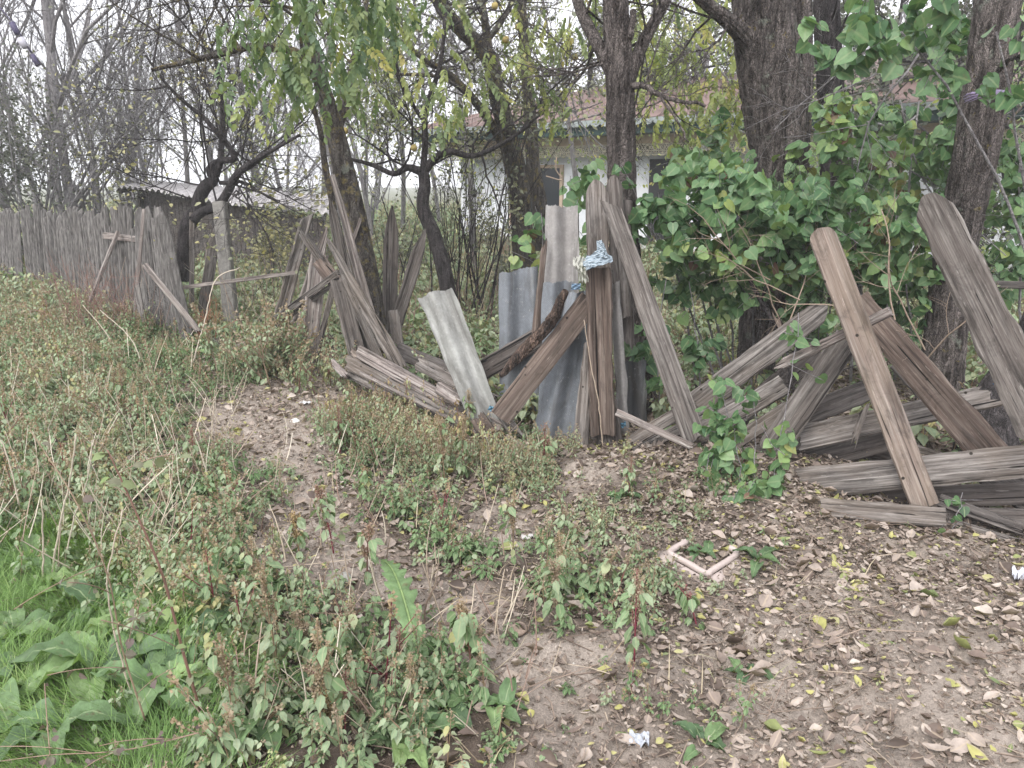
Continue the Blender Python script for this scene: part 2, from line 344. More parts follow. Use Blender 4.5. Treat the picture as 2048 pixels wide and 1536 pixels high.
# ------------------------------------------------------------------ ground density map (control points in photo pixels, evaluated on the ground)
CP = np.array([  # u, v, weeds, height, tone, litter, grass
(-200,650,1,1.1,.5,.2,0),(50,640,1,1.1,.5,.2,0),(200,700,1,1.1,.35,.2,0),(350,740,.95,.8,.2,.3,0),(450,760,.7,.7,.2,.3,0),(520,640,.4,.8,.2,.4,0),
(100,850,1,1.0,.5,.2,0),(300,850,1,.8,.3,.3,0),(430,790,.5,.6,.3,.3,0),(520,815,.03,.5,.3,.45,0),(500,860,.04,.4,.3,.3,0),(440,860,.12,.4,.3,.3,0),(560,850,.03,.4,.3,.3,0),(600,870,.03,.4,.3,.3,0),(620,830,.05,.4,.3,.4,0),(600,800,.05,.4,.3,.5,0),(560,900,.05,.4,.4,.3,0),
(590,950,.2,.5,.4,.3,0),(400,920,.6,.6,.3,.3,0),(450,1000,.85,.9,.3,.3,0),(560,1000,.6,.7,.3,.3,0),
(650,850,.6,.7,.8,.5,0),(750,860,.9,.8,.6,.5,0),(850,900,.75,.7,.6,.5,0),(950,920,.5,.6,.6,.6,0),(1060,960,.75,.6,.25,.5,0),(1170,960,.06,.4,.3,.35,0),
(1250,930,.06,.3,.3,.95,0),(1000,1040,.12,.4,.3,.7,0),(900,1000,.45,.7,.5,.6,0),(800,1030,.8,.8,.3,.5,0),(700,960,.4,.7,.5,.5,0),(640,1050,.05,.5,.4,.35,0),(610,1000,.10,.5,.4,.3,0),(660,1090,.04,.4,.4,.4,0),(700,1130,.04,.5,.3,.4,0),(600,1140,.3,.6,.8,.3,0),(780,1150,.06,.5,.3,.5,0),(745,1150,.04,.5,.3,.5,0),
(900,1110,.65,.8,.4,.5,0),(1000,1130,.5,.7,.4,.6,0),(1120,1080,.75,.7,.2,.5,0),(1200,1030,.65,.5,.2,.6,0),(1300,1090,.4,.4,.2,.7,0),(1150,1180,.75,.9,.35,.5,0),(1280,1190,.75,.7,.2,.5,0),(1080,1230,.5,.8,.4,.5,0),
(830,1170,.05,.5,.3,.5,0),(880,1210,.05,.5,.3,.5,0),(950,1250,.05,.5,.3,.5,0),(1010,1060,.05,.4,.3,.6,0),(1060,1310,.05,.5,.3,.4,0),(1160,1340,.06,.4,.3,.4,0),(1270,1360,.12,.4,.3,.6,0),
(500,1200,.95,.9,.25,.3,.1),(400,1100,.9,.9,.3,.3,.1),(650,1250,.95,.9,.3,.3,0),(760,1300,1,.9,.25,.3,0),(850,1380,1,.9,.3,.3,0),(900,1480,.9,.8,.3,.4,0),(600,1450,1,.9,.35,.3,.15),(980,1450,.7,.8,.3,.4,0),(1080,1420,.2,.5,.3,.4,0),(1150,1500,.2,.4,.3,.5,0),(1350,1400,.35,.6,.2,.7,0),(1400,1500,.15,.4,.2,.8,0),
(1520,1400,.05,.4,.2,.7,0),(1420,1440,.14,.5,.2,.8,0),(1700,1450,.04,.4,.2,.8,0),(1900,1460,.03,.4,.2,.85,0),(1900,1350,.04,.3,.2,.6,0),(1650,1380,.07,.5,.2,.65,0),(1600,1300,.03,.3,.2,.8,0),(1450,1250,.05,.3,.2,.7,0),(1400,1150,.15,.4,.2,.8,0),(1500,1080,.2,.4,.2,1,0),(1700,1150,.03,.3,.2,1,0),(1900,1200,.04,.3,.2,1,0),(1800,1280,.03,.3,.2,.9,0),(2100,1250,.04,.3,.2,.9,0),(2100,1500,.03,.3,.2,.6,0),
(1350,1020,.5,.5,.15,.9,0),(1450,1010,.35,.5,.2,1,0),(1330,970,.15,.4,.3,.9,0),(1600,1050,.08,.3,.2,1,0),
(100,1100,.35,.8,.3,.1,.9),(60,1230,.2,.7,.3,0,1),(150,1330,.2,.8,.3,0,1),(250,1450,.3,.7,.3,.1,1),(50,1450,.15,.7,.3,.1,1),(300,1220,.6,.8,.3,.1,.8),(400,1330,.6,.8,.3,.1,.6),(200,1150,.6,.8,.3,.1,.7),(-200,1300,.2,.7,.3,0,1),(200,1030,.9,.9,.4,.2,.15),(50,1000,.9,1,.5,.2,.2),
(900,700,.25,.6,.3,.5,0),(1100,650,.35,.5,.1,.5,0),(800,650,.35,.5,.1,.6,0),(900,560,.4,.8,.3,.5,0),(600,600,.5,.9,.2,.4,0),(1400,650,.5,.7,.2,.5,0),(1000,500,.7,1.3,.6,.4,0),(1700,600,.4,.7,.2,.6,0),(500,500,.7,1,.3,.4,0),(1300,800,.2,.5,.2,.7,0),(1600,820,.1,.4,.2,.9,0),(1900,900,.1,.4,.2,.8,0)], float)
def field(x, y, power=4.6):
    u, v = proj(x, y, 0.0)
    d2 = (u[:, None] - CP[None, :, 0]) ** 2 + (2.0 * (v[:, None] - CP[None, :, 1])) ** 2 + 400
    wt = d2 ** (-power / 2 * 1.0); wt /= wt.sum(1, keepdims=True)
    return wt @ CP[:, 2:]
def scatter(n, v0=380, v1=1620, u0=-260, u1=2300, ymax=30, rs=R, bias=0.5):
    """random ground points, roughly even per square metre near, thinning out with distance"""
    y = (rs.rand(n) ** (1 / (1 + bias))) * (ymax - 1.2) + 1.2 if bias >= 0 else None
    x = rs.uniform(-1, 1, n) * (.85 * y + .4)
    return x, y
# ------------------------------------------------------------------ ground
def ground():
    def axis(lo, hi, c0, c1, fine, coarse_n):
        a = np.arange(c0, c1, fine); 
        l = c0 - np.geomspace(fine, c0 - lo, coarse_n)[::-1]; r = c1 + np.geomspace(fine, hi - c1, coarse_n)
        return np.concatenate([l, a, r])
    xs = axis(-160, 160, -5.5, 5.5, .045, 45); ys = axis(-30, 260, 1.2, 9.5, .045, 45)
    X, Y = np.meshgrid(xs, ys); Z = hgt(X, Y) + .009 * R.randn(*X.shape) * (np.abs(X) < 6) * (Y < 10)
    V = np.stack([X, Y, Z], -1).reshape(-1, 3); nx, ny = len(xs), len(ys)
    i = (np.arange(ny - 1)[:, None] * nx + np.arange(nx - 1)[None]).reshape(-1)
    Fq = np.stack([i, i + 1, i + nx + 1, i + nx], -1)
    f = np.zeros((len(V), 5)); near = (V[:, 1] > 1.3) & (V[:, 1] < 25); 
    f[near] = field(V[near, 0], V[near, 1])
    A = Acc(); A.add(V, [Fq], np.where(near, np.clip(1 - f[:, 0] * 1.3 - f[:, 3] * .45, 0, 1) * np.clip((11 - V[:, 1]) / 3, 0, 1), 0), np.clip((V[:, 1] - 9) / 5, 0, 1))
    m, n, b, out = mat_new("garden_soil"); T = NT(n); co = T.coords('Object', False)
    n1 = T.noise(co, (1, 1, 1), 3.0, 6, .65); n2 = T.noise(co, (1, 1, 1), 70.0, 5, .7); n3 = T.noise(co, (1, 1, 1), 240.0, 3, .7)
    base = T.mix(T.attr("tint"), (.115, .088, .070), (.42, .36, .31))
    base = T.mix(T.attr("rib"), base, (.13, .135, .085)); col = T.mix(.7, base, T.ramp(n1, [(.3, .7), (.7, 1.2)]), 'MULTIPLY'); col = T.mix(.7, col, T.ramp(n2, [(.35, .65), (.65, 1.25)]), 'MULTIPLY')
    col = T.mix(.7, col, T.ramp(n3, [(.35, .7), (.65, 1.3)]), 'MULTIPLY')
    T.link(col, b.inputs['Base Color']); b.inputs['Roughness'].default_value = .95
    nb = T.bump(n2, .8, .012); nb = T.bump(n3, .7, .005, nb); T.link(nb, b.inputs['Normal'])
    o = A.build("ground", m); tag(o, "bare brown soil of the village verge and the yard behind the fence", "ground", kind="structure")
ground()

# ------------------------------------------------------------------ boxes
BQ = np.array([[0, 3, 2, 1], [4, 5, 6, 7], [0, 1, 5, 4], [1, 2, 6, 5], [2, 3, 7, 6], [3, 0, 4, 7]])
def hexa(acc, bot, top, m=0, tint=0): acc.add(np.array(list(bot) + list(top), float), [BQ], tint, 0, m)
# ------------------------------------------------------------------ house
HL = np.array([-1.22, 18.5]); HR = np.array([7.6, 12.0]); hd = (HR - HL); HLEN = np.linalg.norm(hd); hd = hd / HLEN; hn = np.array([-hd[1], hd[0]])
def HP(a, b, z): q = HL + hd * a + hn * b; return np.array([q[0], q[1], z])
def hbox(acc, a0, a1, b0, b1, z0, z1, m=0):
    hexa(acc, [HP(a0, b0, z0), HP(a1, b0, z0), HP(a1, b1, z0), HP(a0, b1, z0)], [HP(a0, b0, z1), HP(a1, b0, z1), HP(a1, b1, z1), HP(a0, b1, z1)], m)
def hu(u):   # facade parameter seen at pixel column u
    k = (u - CX) / F
    # x = k*t ; y = t*cp-ish ; solve using the horizon row depth
    kk = k / ray(u, HORIZ)[1]
    # HL + a*hd : x = kk*y
    return (kk * HL[1] - HL[0]) / (hd[0] - kk * hd[1])
def simple(name, col, rough=.8, nscale=8, var=.3, bumpd=.0, spec=.25, coat=None):
    m, n, b, out = mat_new(name); T = NT(n); co = T.coords('Object', False)
    nz = T.noise(co, (1, 1, 1), nscale, 5, .65); c = T.mix(1.0, T.ramp(nz, [(.3, 1 - var), (.7, 1 + var)]), col, 'MULTIPLY')
    T.link(c, b.inputs['Base Color']); b.inputs['Roughness'].default_value = rough; b.inputs['Specular IOR Level'].default_value = spec
    if bumpd: T.link(T.bump(nz, .6, bumpd), b.inputs['Normal'])
    return m
def plaster():
    m, n, b, out = mat_new("whitewashed_plaster"); T = NT(n); co = T.coords('Object', False)
    n1 = T.noise(co, (1, 1, 1), 1.2, 6, .65); n2 = T.noise(co, (3, 3, .6), 1.0, 5, .6); 
    col = T.ramp(n1, [(.3, (.62, .65, .69)), (.6, (.78, .79, .82))]); col = T.mix(.6, col, T.ramp(n2, [(.3, .75), (.6, 1.05)]), 'MULTIPLY')
    sx = T.node("ShaderNodeSeparateXYZ"); T.link(co, sx.inputs[0])
    ad = T.node("ShaderNodeMath", operation='MULTIPLY_ADD'); ad.inputs[1].default_value = .9; T.link(n1, ad.inputs[0]); T.link(sx.outputs[2], ad.inputs[2])
    lo = T.ramp(ad.outputs[0], [(.66, 1.0), (.80, 0.0)]); col = T.mix(T.mix(1.0, lo, .55, 'MULTIPLY'), col, (.50, .47, .44))
    T.link(col, b.inputs['Base Color']); b.inputs['Roughness'].default_value = .9; T.link(T.bump(n1, .4, .02), b.inputs['Normal']); return m
M_plaster = plaster()
M_roof = simple("rusty_roof_sheet", (.150, .098, .085), .6, 2.2, .3, .0, .3)
M_tin = simple("pale_tin_edge", (.27, .30, .295), .6, 6, .2)
M_green = simple("dark_green_boards", (.04, .075, .07), .7, 5, .3)
M_beige = simple("beige_painted_beam", (.46, .36, .27), .7, 5, .2)
M_cream = simple("cream_fretwork_paint", (.60, .55, .44), .7, 9, .2)
M_brownp = simple("brown_shutter_paint", (.17, .105, .09), .6, 7, .3)
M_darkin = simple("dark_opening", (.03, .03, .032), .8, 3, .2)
M_glass, _n, _b, _o = mat_new("window_glass"); _b.inputs['Base Color'].default_value = (.03, .035, .04, 1); _b.inputs['Roughness'].default_value = .12; _b.inputs['Specular IOR Level'].default_value = .6
def house():
    root = empty("village_house", (0, 0, 0), "low whitewashed house with rusty red roof and cream fretwork behind the trees", "house")
    ZT = 2.06
    A = Acc(); hbox(A, 0, HLEN + 1, 0, 6, -.3, 2.55); A.build("wall", M_plaster, root, False)
    A = Acc(); hbox(A, -.25, HLEN + 1.2, -.45, -.3, ZT + .22, ZT + .38); A.build("beam", M_beige, root, False)
    A = Acc(); hbox(A, -.25, HLEN + 1.2, -.30, -.27, ZT + .06, ZT + .217); A.build("painted_shade_strip", M_darkin, root, False)  # dark strip added to stand in for porch shade seen through the fretwork
    A = Acc(); hbox(A, -.6, HLEN + 1.5, -.95, 0, ZT + .382, ZT + .57); A.build("soffit", M_green, root, False)
    # fretwork: scalloped boards with cut-outs, built as rails, rings and crossing bars
    A = Acc(); step = .16; a = -.3; b = -.40; z0 = ZT; k = 0
    def ring(ca, cz, r, t, a0=0, a1=2 * np.pi, n=12):
        th = np.linspace(a0, a1, n); pts = [HP(ca + r * math.cos(q), b, cz + r * math.sin(q)) for q in th]; tube(A, pts, t, 4)
    hbox(A, -.3, HLEN + 1.2, b - .012, b + .012, z0 + .19, z0 + .218)
    while a < HLEN + 1.1:
        c = a + step / 2
        hbox(A, a, a + step, b - .010, b + .010, z0 + .075, z0 + .095)
        ring(c, z0 + .142, .040, .010); ring(c, z0 + .142, .012, .009, n=7)
        for s in (-1, 1):
            tube(A, [HP(c + s * step / 2, b, z0 + .185), HP(c + s * .035, b, z0 + .10)], .010, 4)
            tube(A, [HP(c + s * step / 2, b, z0 + .10), HP(c + s * .035, b, z0 + .185)], .008, 4)
        ring(c, z0 + .075, step / 2, .014, np.pi, 2 * np.pi, 9); ring(c, z0 + .07, .035, .012, np.pi, 2 * np.pi, 6)
        tube(A, [HP(c, b, z0 + .07), HP(c, b, z0 - .01)], .010, 4)
        a += step; k += 1
    A.build("fretwork_trim", M_cream, root, False)
    # roof: front slope, hip on the left, rear slope
    ze = ZT + .62; zr = ze + 1.2; e0 = -.9; eb = -1.05; th = .03
    f0, f1 = HP(-.9, eb, ze), HP(HLEN + 1.6, eb, ze); r0, r1 = HP(2.6, 3.0, zr), HP(HLEN + 1.6, 3.0, zr); g0, g1 = HP(-.9, 7, ze), HP(HLEN + 1.6, 7, ze)
    A = Acc(); d = np.array([0, 0, th])
    A.add([f0, f1, r1, r0, f0 + d, f1 + d, r1 + d, r0 + d], [BQ]); A.add([f0, r0, g0, f0 + d, r0 + d, g0 + d], [np.array([[0, 1, 2], [5, 4, 3]]), np.array([[0, 3, 4, 1], [1, 4, 5, 2], [2, 5, 3, 0]])])
    A.add([r0, r1, g1, g0, r0 + d, r1 + d, g1 + d, g0 + d], [BQ])
    # standing seams
    for q in np.arange(.0, 1.0, .048):
        p = f0 * (1 - q) + f1 * q + d; 
        u_ = max(0, (2.6 - (q * (HLEN + 2.5) - .9)) / 3.5); top = (r0 * (1 - q) + r1 * q) if u_ <= 0 else None
        al = q * (HLEN + 2.5) - .9; fr = min(1, max(.02, (al + .9) / 3.5)); e = HP(al, eb + (3.0 - eb) * fr, ze + (zr - ze) * fr) + d
        tube(A, [p, e], .018, 4)
    rf = A.build("roof", M_roof, root, False)
    A = Acc(); a = -.9
    while a < HLEN + 1.4:   # scalloped tin edge under the eave
        n = 7; th_ = np.linspace(0, np.pi, n); V = [HP(a + .11 - .11 * math.cos(q), eb - .02, ze - .03 - .075 * math.sin(q)) for q in th_] + [HP(a, eb - .02, ze + .02), HP(a + .22, eb - .02, ze + .02)]
        W = [v + np.append(hn * .008, 0) for v in V]; idx = list(range(n)) + [n + 1, n]
        m_ = n + 2; A.add(V + W, [np.array([idx]), np.array([[i + m_ for i in idx][::-1]]), np.array([[idx[(i + 1) % m_], idx[i], idx[i] + m_, idx[(i + 1) % m_] + m_] for i in range(m_)])])
        a += .22
    A.build("eave_edge", M_tin, root, False)
    # dormer
    ad = hu(1186); A = Acc(); zb = ze + .80; fb = 1.45
    hbox(A, ad - .32, ad - .22, fb, fb + 1.6, zb, zb + .42); hbox(A, ad + .42, ad + .52, fb, fb + 1.6, zb, zb + .42); hbox(A, ad - .22, ad + .42, fb, fb + .06, zb, zb + .06)
    dm = A.build("dormer", M_roof, root, False)
    A = Acc(); hbox(A, ad - .42, ad + .62, fb - .12, fb + 1.9, zb + .42, zb + .46); A.build("dormer_roof", M_tin, dm, False)
    A = Acc(); hbox(A, ad - .22, ad + .42, fb + .25, fb + .3, zb + .06, zb + .42); A.build("opening", M_darkin, dm, False)
    # windows and door openings
    def window(u0, u1, z0, z1, shut):
        a0, a1 = hu(u0), hu(u1); A = Acc()
        for x0, x1, y0, y1 in ((a0, a0 + .07, z0, z1), (a1 - .07, a1, z0, z1), (a0 + .07, a1 - .07, z1 - .07, z1), (a0 + .07, a1 - .07, z0, z0 + .08), ((a0 + a1) / 2 - .03, (a0 + a1) / 2 + .03, z0 + .08, z1 - .07)):
            hbox(A, x0, x1, -.07, -.005, y0, y1)
        f = A.build("window", M_beige, root, False); A = Acc(); hbox(A, a0 + .07, a1 - .07, -.03, -.02, z0 + .08, z1 - .07); A.build("pane", M_glass, f, False)
        if shut:
            A = Acc(); hbox(A, a0 + .05, a0 + .05 + shut, -.10, -.075, z0 + .04, z1 - .03); A.build("shutter", M_brownp, f, False)
    window(1022, 1128, .62, 1.92, .42)
    a0, a1 = hu(1300), hu(1350); A = Acc(); hbox(A, a0, a1, -.05, -.01, .1, 2.0); A.build("door", M_darkin, root, False)
    window(1420, 1500, .75, 1.8, 0)
    window(1640, 1710, .75, 1.8, 0)
    for u in (1240, 1560, 1790): A = Acc(); a = hu(u); hbox(A, a - .06, a + .06, -.43, -.31, 0, ZT + .22); A.build("porch_post", M_beige, root, False)
    # chimney
    A = Acc(); hbox(A, 5.5, 6.0, 2.6, 3.1, zr - .3, zr + .55); A.build("chimney", M_plaster, root, False)
    settle(root, HP(HLEN / 2, 0, 0))
house()
# ------------------------------------------------------------------ shed with a corrugated roof
M_asb = simple("pale_corrugated_roofing", (.42, .40, .40), .85, 3, .25, .004)
def shed():
    root = empty("shed", (0, 0, 0), "low old board shed under a long pale corrugated roof beyond the picket fence", "shed")
    A_, B_, C_, D_ = P(235, 373, 14.0), P(665, 431, 11.2), P(680, 392, 14.0), P(300, 362, 16.8)
    nu, nv = 260, 10; U, W = np.meshgrid(np.linspace(0, 1, nu), np.linspace(0, 1, nv))
    Pt = (A_[None, None] * ((1 - U) * (1 - W))[..., None] + B_ * (U * (1 - W))[..., None] + C_ * (U * W)[..., None] + D_ * ((1 - U) * W)[..., None])
    Pt[..., 2] += .028 * np.sin(U * 2 * np.pi * 32) + .03 * np.sin(U * 9) * (1 - W)
    top = Pt.reshape(-1, 3); bot = top - [0, 0, .012]; i = (np.arange(nv - 1)[:, None] * nu + np.arange(nu - 1)[None]).ravel(); n = nu * nv
    q = np.stack([i, i + 1, i + nu + 1, i + nu], -1); A = Acc(); e = np.arange(nu - 1)
    A.add(np.vstack([top, bot]), [q, q[:, ::-1] + n, np.stack([e + n, e + 1 + n, e + 1, e], -1)]); A.build("roof", M_asb, root)
    A = Acc()
    def wallstrip(p, q_, n_, m=0):
        for k in range(n_):
            a = p + (q_ - p) * (k + .04) / n_; b = p + (q_ - p) * (k + .93) / n_; t = nrmz(np.cross(q_ - p, [0, 0, 1])) * .02
            a0, b0 = a.copy(), b.copy(); a0[2] = -.1; b0[2] = -.1; a = a - [0, 0, .06 + R.rand() * .03]; b = b - [0, 0, .06 + R.rand() * .03]
            hexa(A, [a0, b0, b0 + t, a0 + t], [a, b, b + t, a + t], m)
    ins = .06
    wallstrip(A_ * (1 - ins) + D_ * ins + [.3, 0, 0], D_ * (1 - ins) + A_ * ins + [.3, 0, 0], 16)
    A.build("wall", W_grey, root, False)
    A = Acc(); fr = [A_ + [.35, .25, 0], B_ + [-.2, .3, 0]]
    wallstrip(fr[0], fr[1], 40); A.build("wall", W_dark, root, False)
    A = Acc(); o = np.array([0, 0, -.035])
    tube(A, [A_ + [.02, .0, -.07], D_ + [.02, 0, -.07]], .05, 4); A.build("fascia_board", W_dark, root, False)
    settle(root, [(A_[0] + B_[0]) / 2, (A_[1] + B_[1]) / 2, 0])
shed()
# ------------------------------------------------------------------ planks
def board_mesh(acc, L, wa, wb, th, prof='flat', tip='flat', tail='broken', seed=0, bow=0.0, twist=0.0, rough=1.0, m=14):
    """plank along +X from 0..L, width along Y, face +Z"""
    rs = np.random.RandomState(seed); n = int(min(90, max(10, L / .022)))
    c = np.linspace(-1, 1, m); c = np.sign(c) * np.abs(c) ** .85
    wmax = max(wa, wb)
    def cut(kind, ww):
        if kind == 'point': return np.abs(c) ** 1.1 * ww * 1.5 + rs.rand(m) * .01
        if kind == 'blunt': return np.abs(c) ** 2 * ww * .6 + rs.rand(m) * .008
        if kind == 'round': return (1 - np.sqrt(np.maximum(0, 1 - .96 * c * c))) * ww * .55 + rs.rand(m) * .005
        if kind == 'slant': return (c * .5 + .5) * ww * .9 + rs.rand(m) * .01
        if kind == 'slant2': return (.5 - c * .5) * ww * .9 + rs.rand(m) * .01
        if kind == 'broken': return np.abs(np.cumsum(rs.randn(m)) * .012) * 1.2 + rs.rand(m) * .02
        return rs.rand(m) * .004
    ce = np.minimum(cut(tip, wb), L * .4); cs = np.minimum(cut(tail, wa), L * .4)
    s = np.linspace(0, 1, n)[:, None]
    X = cs[None] + s * (L - ce - cs)[None]
    W = wa + (wb - wa) * s
    nzl = np.stack([np.interp(np.linspace(0, 1, n), np.linspace(0, 1, 14), rs.randn(14)) for _ in range(2)], 1)
    edge = np.where(c[None] < 0, nzl[:, :1], nzl[:, 1:]) * .020 * wmax * np.abs(c)[None] ** 3 * rough
    if tip == 'point':
        W = W * (1 - .25 * np.clip((s - .85) / .15, 0, 1))
    Y = c[None] * W / 2 + edge
    colz = rs.randn(m) * .0007 * rough; crack = (rs.rand(m) < rs.uniform(.04, .25)) * rs.uniform(.001, .004, m)
    along = np.stack([np.interp(np.linspace(0, 1, n), np.linspace(0, 1, 24), rs.randn(24)) for _ in range(m)], 1) * .0012 * rough
    Z = th / 2 + colz[None] + along - crack[None] * (.5 + .5 * np.sin(s * 9 + rs.rand(m)[None] * 6))
    if prof == 'channel': Z = Z + .42 * th * np.clip((np.abs(c)[None] - .45) / .25, 0, 1) - .2 * th * (np.abs(c)[None] < .42)
    if prof == 'ridged': Z = Z + .35 * th * np.maximum(0, np.cos(c[None] * 7.5))
    if prof == 'round': Z = Z + W * .22 * (1 - c[None] ** 2)
    Z = Z - .25 * th * (np.abs(c)[None] > .93)
    Zb = -th / 2 + along * .5 + colz[None]; 
    if prof == 'round': Zb = Zb + 0 * Z
    bowz = bow * (1 - (2 * s - 1) ** 2)
    tw = twist * (s - .5)
    def fin(Zx):
        z = Zx * np.cos(tw) + Y * np.sin(tw) + bowz; y = Y * np.cos(tw) - Zx * np.sin(tw); return np.stack([X, y, z], -1).reshape(-1, 3)
    V = np.vstack([fin(Z), fin(Zb)]); i = (np.arange(n - 1)[:, None] * m + np.arange(m - 1)[None]).ravel(); q = np.stack([i, i + m, i + m + 1, i + 1], -1); N = n * m
    fs = [q, q[:, ::-1] + N]
    r = np.arange(n - 1) * m; fs.append(np.stack([r, r + N, r + m + N, r + m], -1)); r2 = r + m - 1; fs.append(np.stack([r2, r2 + m, r2 + m + N, r2 + N], -1))
    j = np.arange(m - 1); fs.append(np.stack([j, j + 1, j + 1 + N, j + N], -1)); j2 = j + (n - 1) * m; fs.append(np.stack([j2 + 1, j2, j2 + N, j2 + 1 + N], -1))
    fs = [f[:, ::-1] for f in fs]
    acc.add(V, fs)
def plank_frame(a, b, roll=0.0):
    a = np.asarray(a); b = np.asarray(b); X = nrmz(b - a); mid = (a + b) / 2; to = np.array([0, 0, HCAM]) - mid
    Z = nrmz(to - X * np.dot(to, X)); Y = np.cross(Z, X); c, s = math.cos(roll), math.sin(roll); Z, Y = Z * c + Y * s, Y * c - Z * s
    M = Matrix(((X[0], Y[0], Z[0], a[0]), (X[1], Y[1], Z[1], a[1]), (X[2], Y[2], Z[2], a[2]), (0, 0, 0, 1))); return M
_seed = [100]
def board(label, a, b, w, mat='grey', th=.026, prof='flat', tip='flat', tail='broken', w2=None, roll=0.0, bow=0, twist=0, name="weathered_board", cat="board", group="loose boards of the broken fence", rough=1.0):
    """a = lower end, b = upper end as (pixel u, pixel v, distance Y); w = width in pixels"""
    _seed[0] += 1
    pa, pb = P(*a), P(*b); L = float(np.linalg.norm(pb - pa)); wa = w / F * depth(*a); wb = (w2 or w) / F * depth(*b)
    q_ = np.random.RandomState(_seed[0] + 5); A = Acc(); board_mesh(A, L, wa, wb, th * q_.uniform(.8, 1.3), prof, tip, tail, _seed[0], bow + q_.uniform(-.012, .012), twist + q_.uniform(-.10, .10), rough)
    o = A.build(name, WM[mat], None, True, plank_frame(pa, pb, roll)); 
    tag(o, label, cat, group)
    try:
        o.data.set_sharp_from_angle(angle=math.radians(40))
    except Exception: pass
    return o
# ------------------------------------------------------------------ old picket fence on the left
def picket_fence():
    root = empty("picket_fence", (0, 0, 0), "long grey picket fence of tall rough slats sagging backwards", "fence")
    # base line and top line in pixels: (u_base, v_base, Y, u_top, v_top)
    secs = [[(-60, 560, 11.2, -75, 425), (45, 590, 10.2, 38, 425)], [(60, 592, 10.1, 40, 415), (125, 600, 9.9, 112, 432)], [(130, 600, 9.8, 112, 430), (195, 625, 9.3, 172, 428)], [(200, 628, 9.2, 172, 425), (290, 655, 8.5, 285, 408)], [(292, 655, 8.4, 287, 412), (385, 690, 7.6, 325, 430)]]
    for k, (l, r) in enumerate(secs):
        l = np.array(l, float); r = np.array(r, float); A = Acc()
        pl = G(l[0], l[1]); pr = G(r[0], r[1]); n = max(5, int(np.linalg.norm(pr - pl) / .082))
        for i in range(n):
            f = (i + .5) / n; c = l * (1 - f) + r * f
            base = G(c[0], c[1]); base[2] = -.03
            lean = .18 * base[1] / 8 + R.uniform(0, .05); top = P(c[3] + R.uniform(-3, 3), c[4] + R.uniform(-9, 9) + (R.rand() < .12) * R.uniform(8, 40) - 10 * math.sin(f * 3.1), base[1] + lean)
            L = float(np.linalg.norm(top - base)); T = Acc(); _seed[0] += 1
            wd = np.linalg.norm(pr - pl) / n * R.uniform(.78, 1.05)
            board_mesh(T, L, wd, wd * .85, .02, 'ridged' if R.rand() < .5 else 'flat', R.choice(['blunt', 'point', 'slant', 'broken']), 'flat', _seed[0], m=7)
            M = np.array(plank_frame(base, top, R.uniform(-.25, .25)))
            V = np.concatenate(T.V); Tm = as_template(T); V = V @ M[:3, :3].T + M[:3, 3] 
            A.add(V, Tm[1])
        fo = A.build("picket_panel", W_fence, root)
    # rails
    for (a, b) in (((-60, 545, 11.75), (290, 630, 9.3)), ((-60, 455, 12.0), (300, 470, 9.3))):
        A = Acc(); tube(A, [P(*a), P(*b)], .035, 4); A.build("rail", W_dark, root)
    settle(root, G(150, 605))
m_, n_, b_, o_ = mat_new("old_picket_wood"); T_ = NT(n_); co_ = T_.coords('Object', False)
_f = T_.noise(co_, (55, 55, 2.0), 1.0, 4, .6); _g = T_.noise(co_, (12, 12, .7), 1.0, 3, .6)
_c = T_.ramp(_f, [(.3, (.050, .045, .042)), (.5, (.130, .121, .114)), (.7, (.225, .212, .20))]); _c = T_.mix(.8, _c, T_.ramp(_g, [(.3, .6), (.7, 1.25)]), 'MULTIPLY')
T_.link(_c, b_.inputs['Base Color']); b_.inputs['Roughness'].default_value = .9; T_.link(T_.bump(_f, .8, .008), b_.inputs['Normal']); W_fence = m_
picket_fence()

# concrete post
M_conc = simple("old_concrete", (.20, .19, .175), .9, 30, .25, .004)
def box_post(name, label, a, b, w, mat, cat, grp=None):
    A = Acc(); pa, pb = P(*a), P(*b); L = float(np.linalg.norm(pb - pa)); W = w / F * depth(*a)
    n = 30; s = np.linspace(0, 1, n); prof = np.array([[-1, -.8], [-.8, -1], [.8, -1], [1, -.8], [1, .8], [.8, 1], [-.8, 1], [-1, .8]]) * W / 2
    V = np.array([[x * L, y * (1 - .12 * x) + R.uniform(-.002, .002), z * (1 - .12 * x) + R.uniform(-.002, .002)] for x in s for y, z in prof]); V[-8:, 0] += R.uniform(-.02, .0, 8)
    i = np.arange(n - 1)[:, None] * 8; j = np.arange(8)[None]; q = np.stack([i + j, i + (j + 1) % 8, i + 8 + (j + 1) % 8, i + 8 + j], -1).reshape(-1, 4)
    A.add(V, [q, np.arange(8)[None, ::-1], (np.arange(8) + 8 * (n - 1))[None]])
    o = A.build(name, mat, None, False, plank_frame(pa, pb, .3)); return tag(o, label, cat, grp)
box_post("concrete_post", "slim leaning concrete post standing between the picket fence and the fallen slats", (466, 668, 7.85), (439, 402, 7.95), 26, M_conc, "post")

B = board
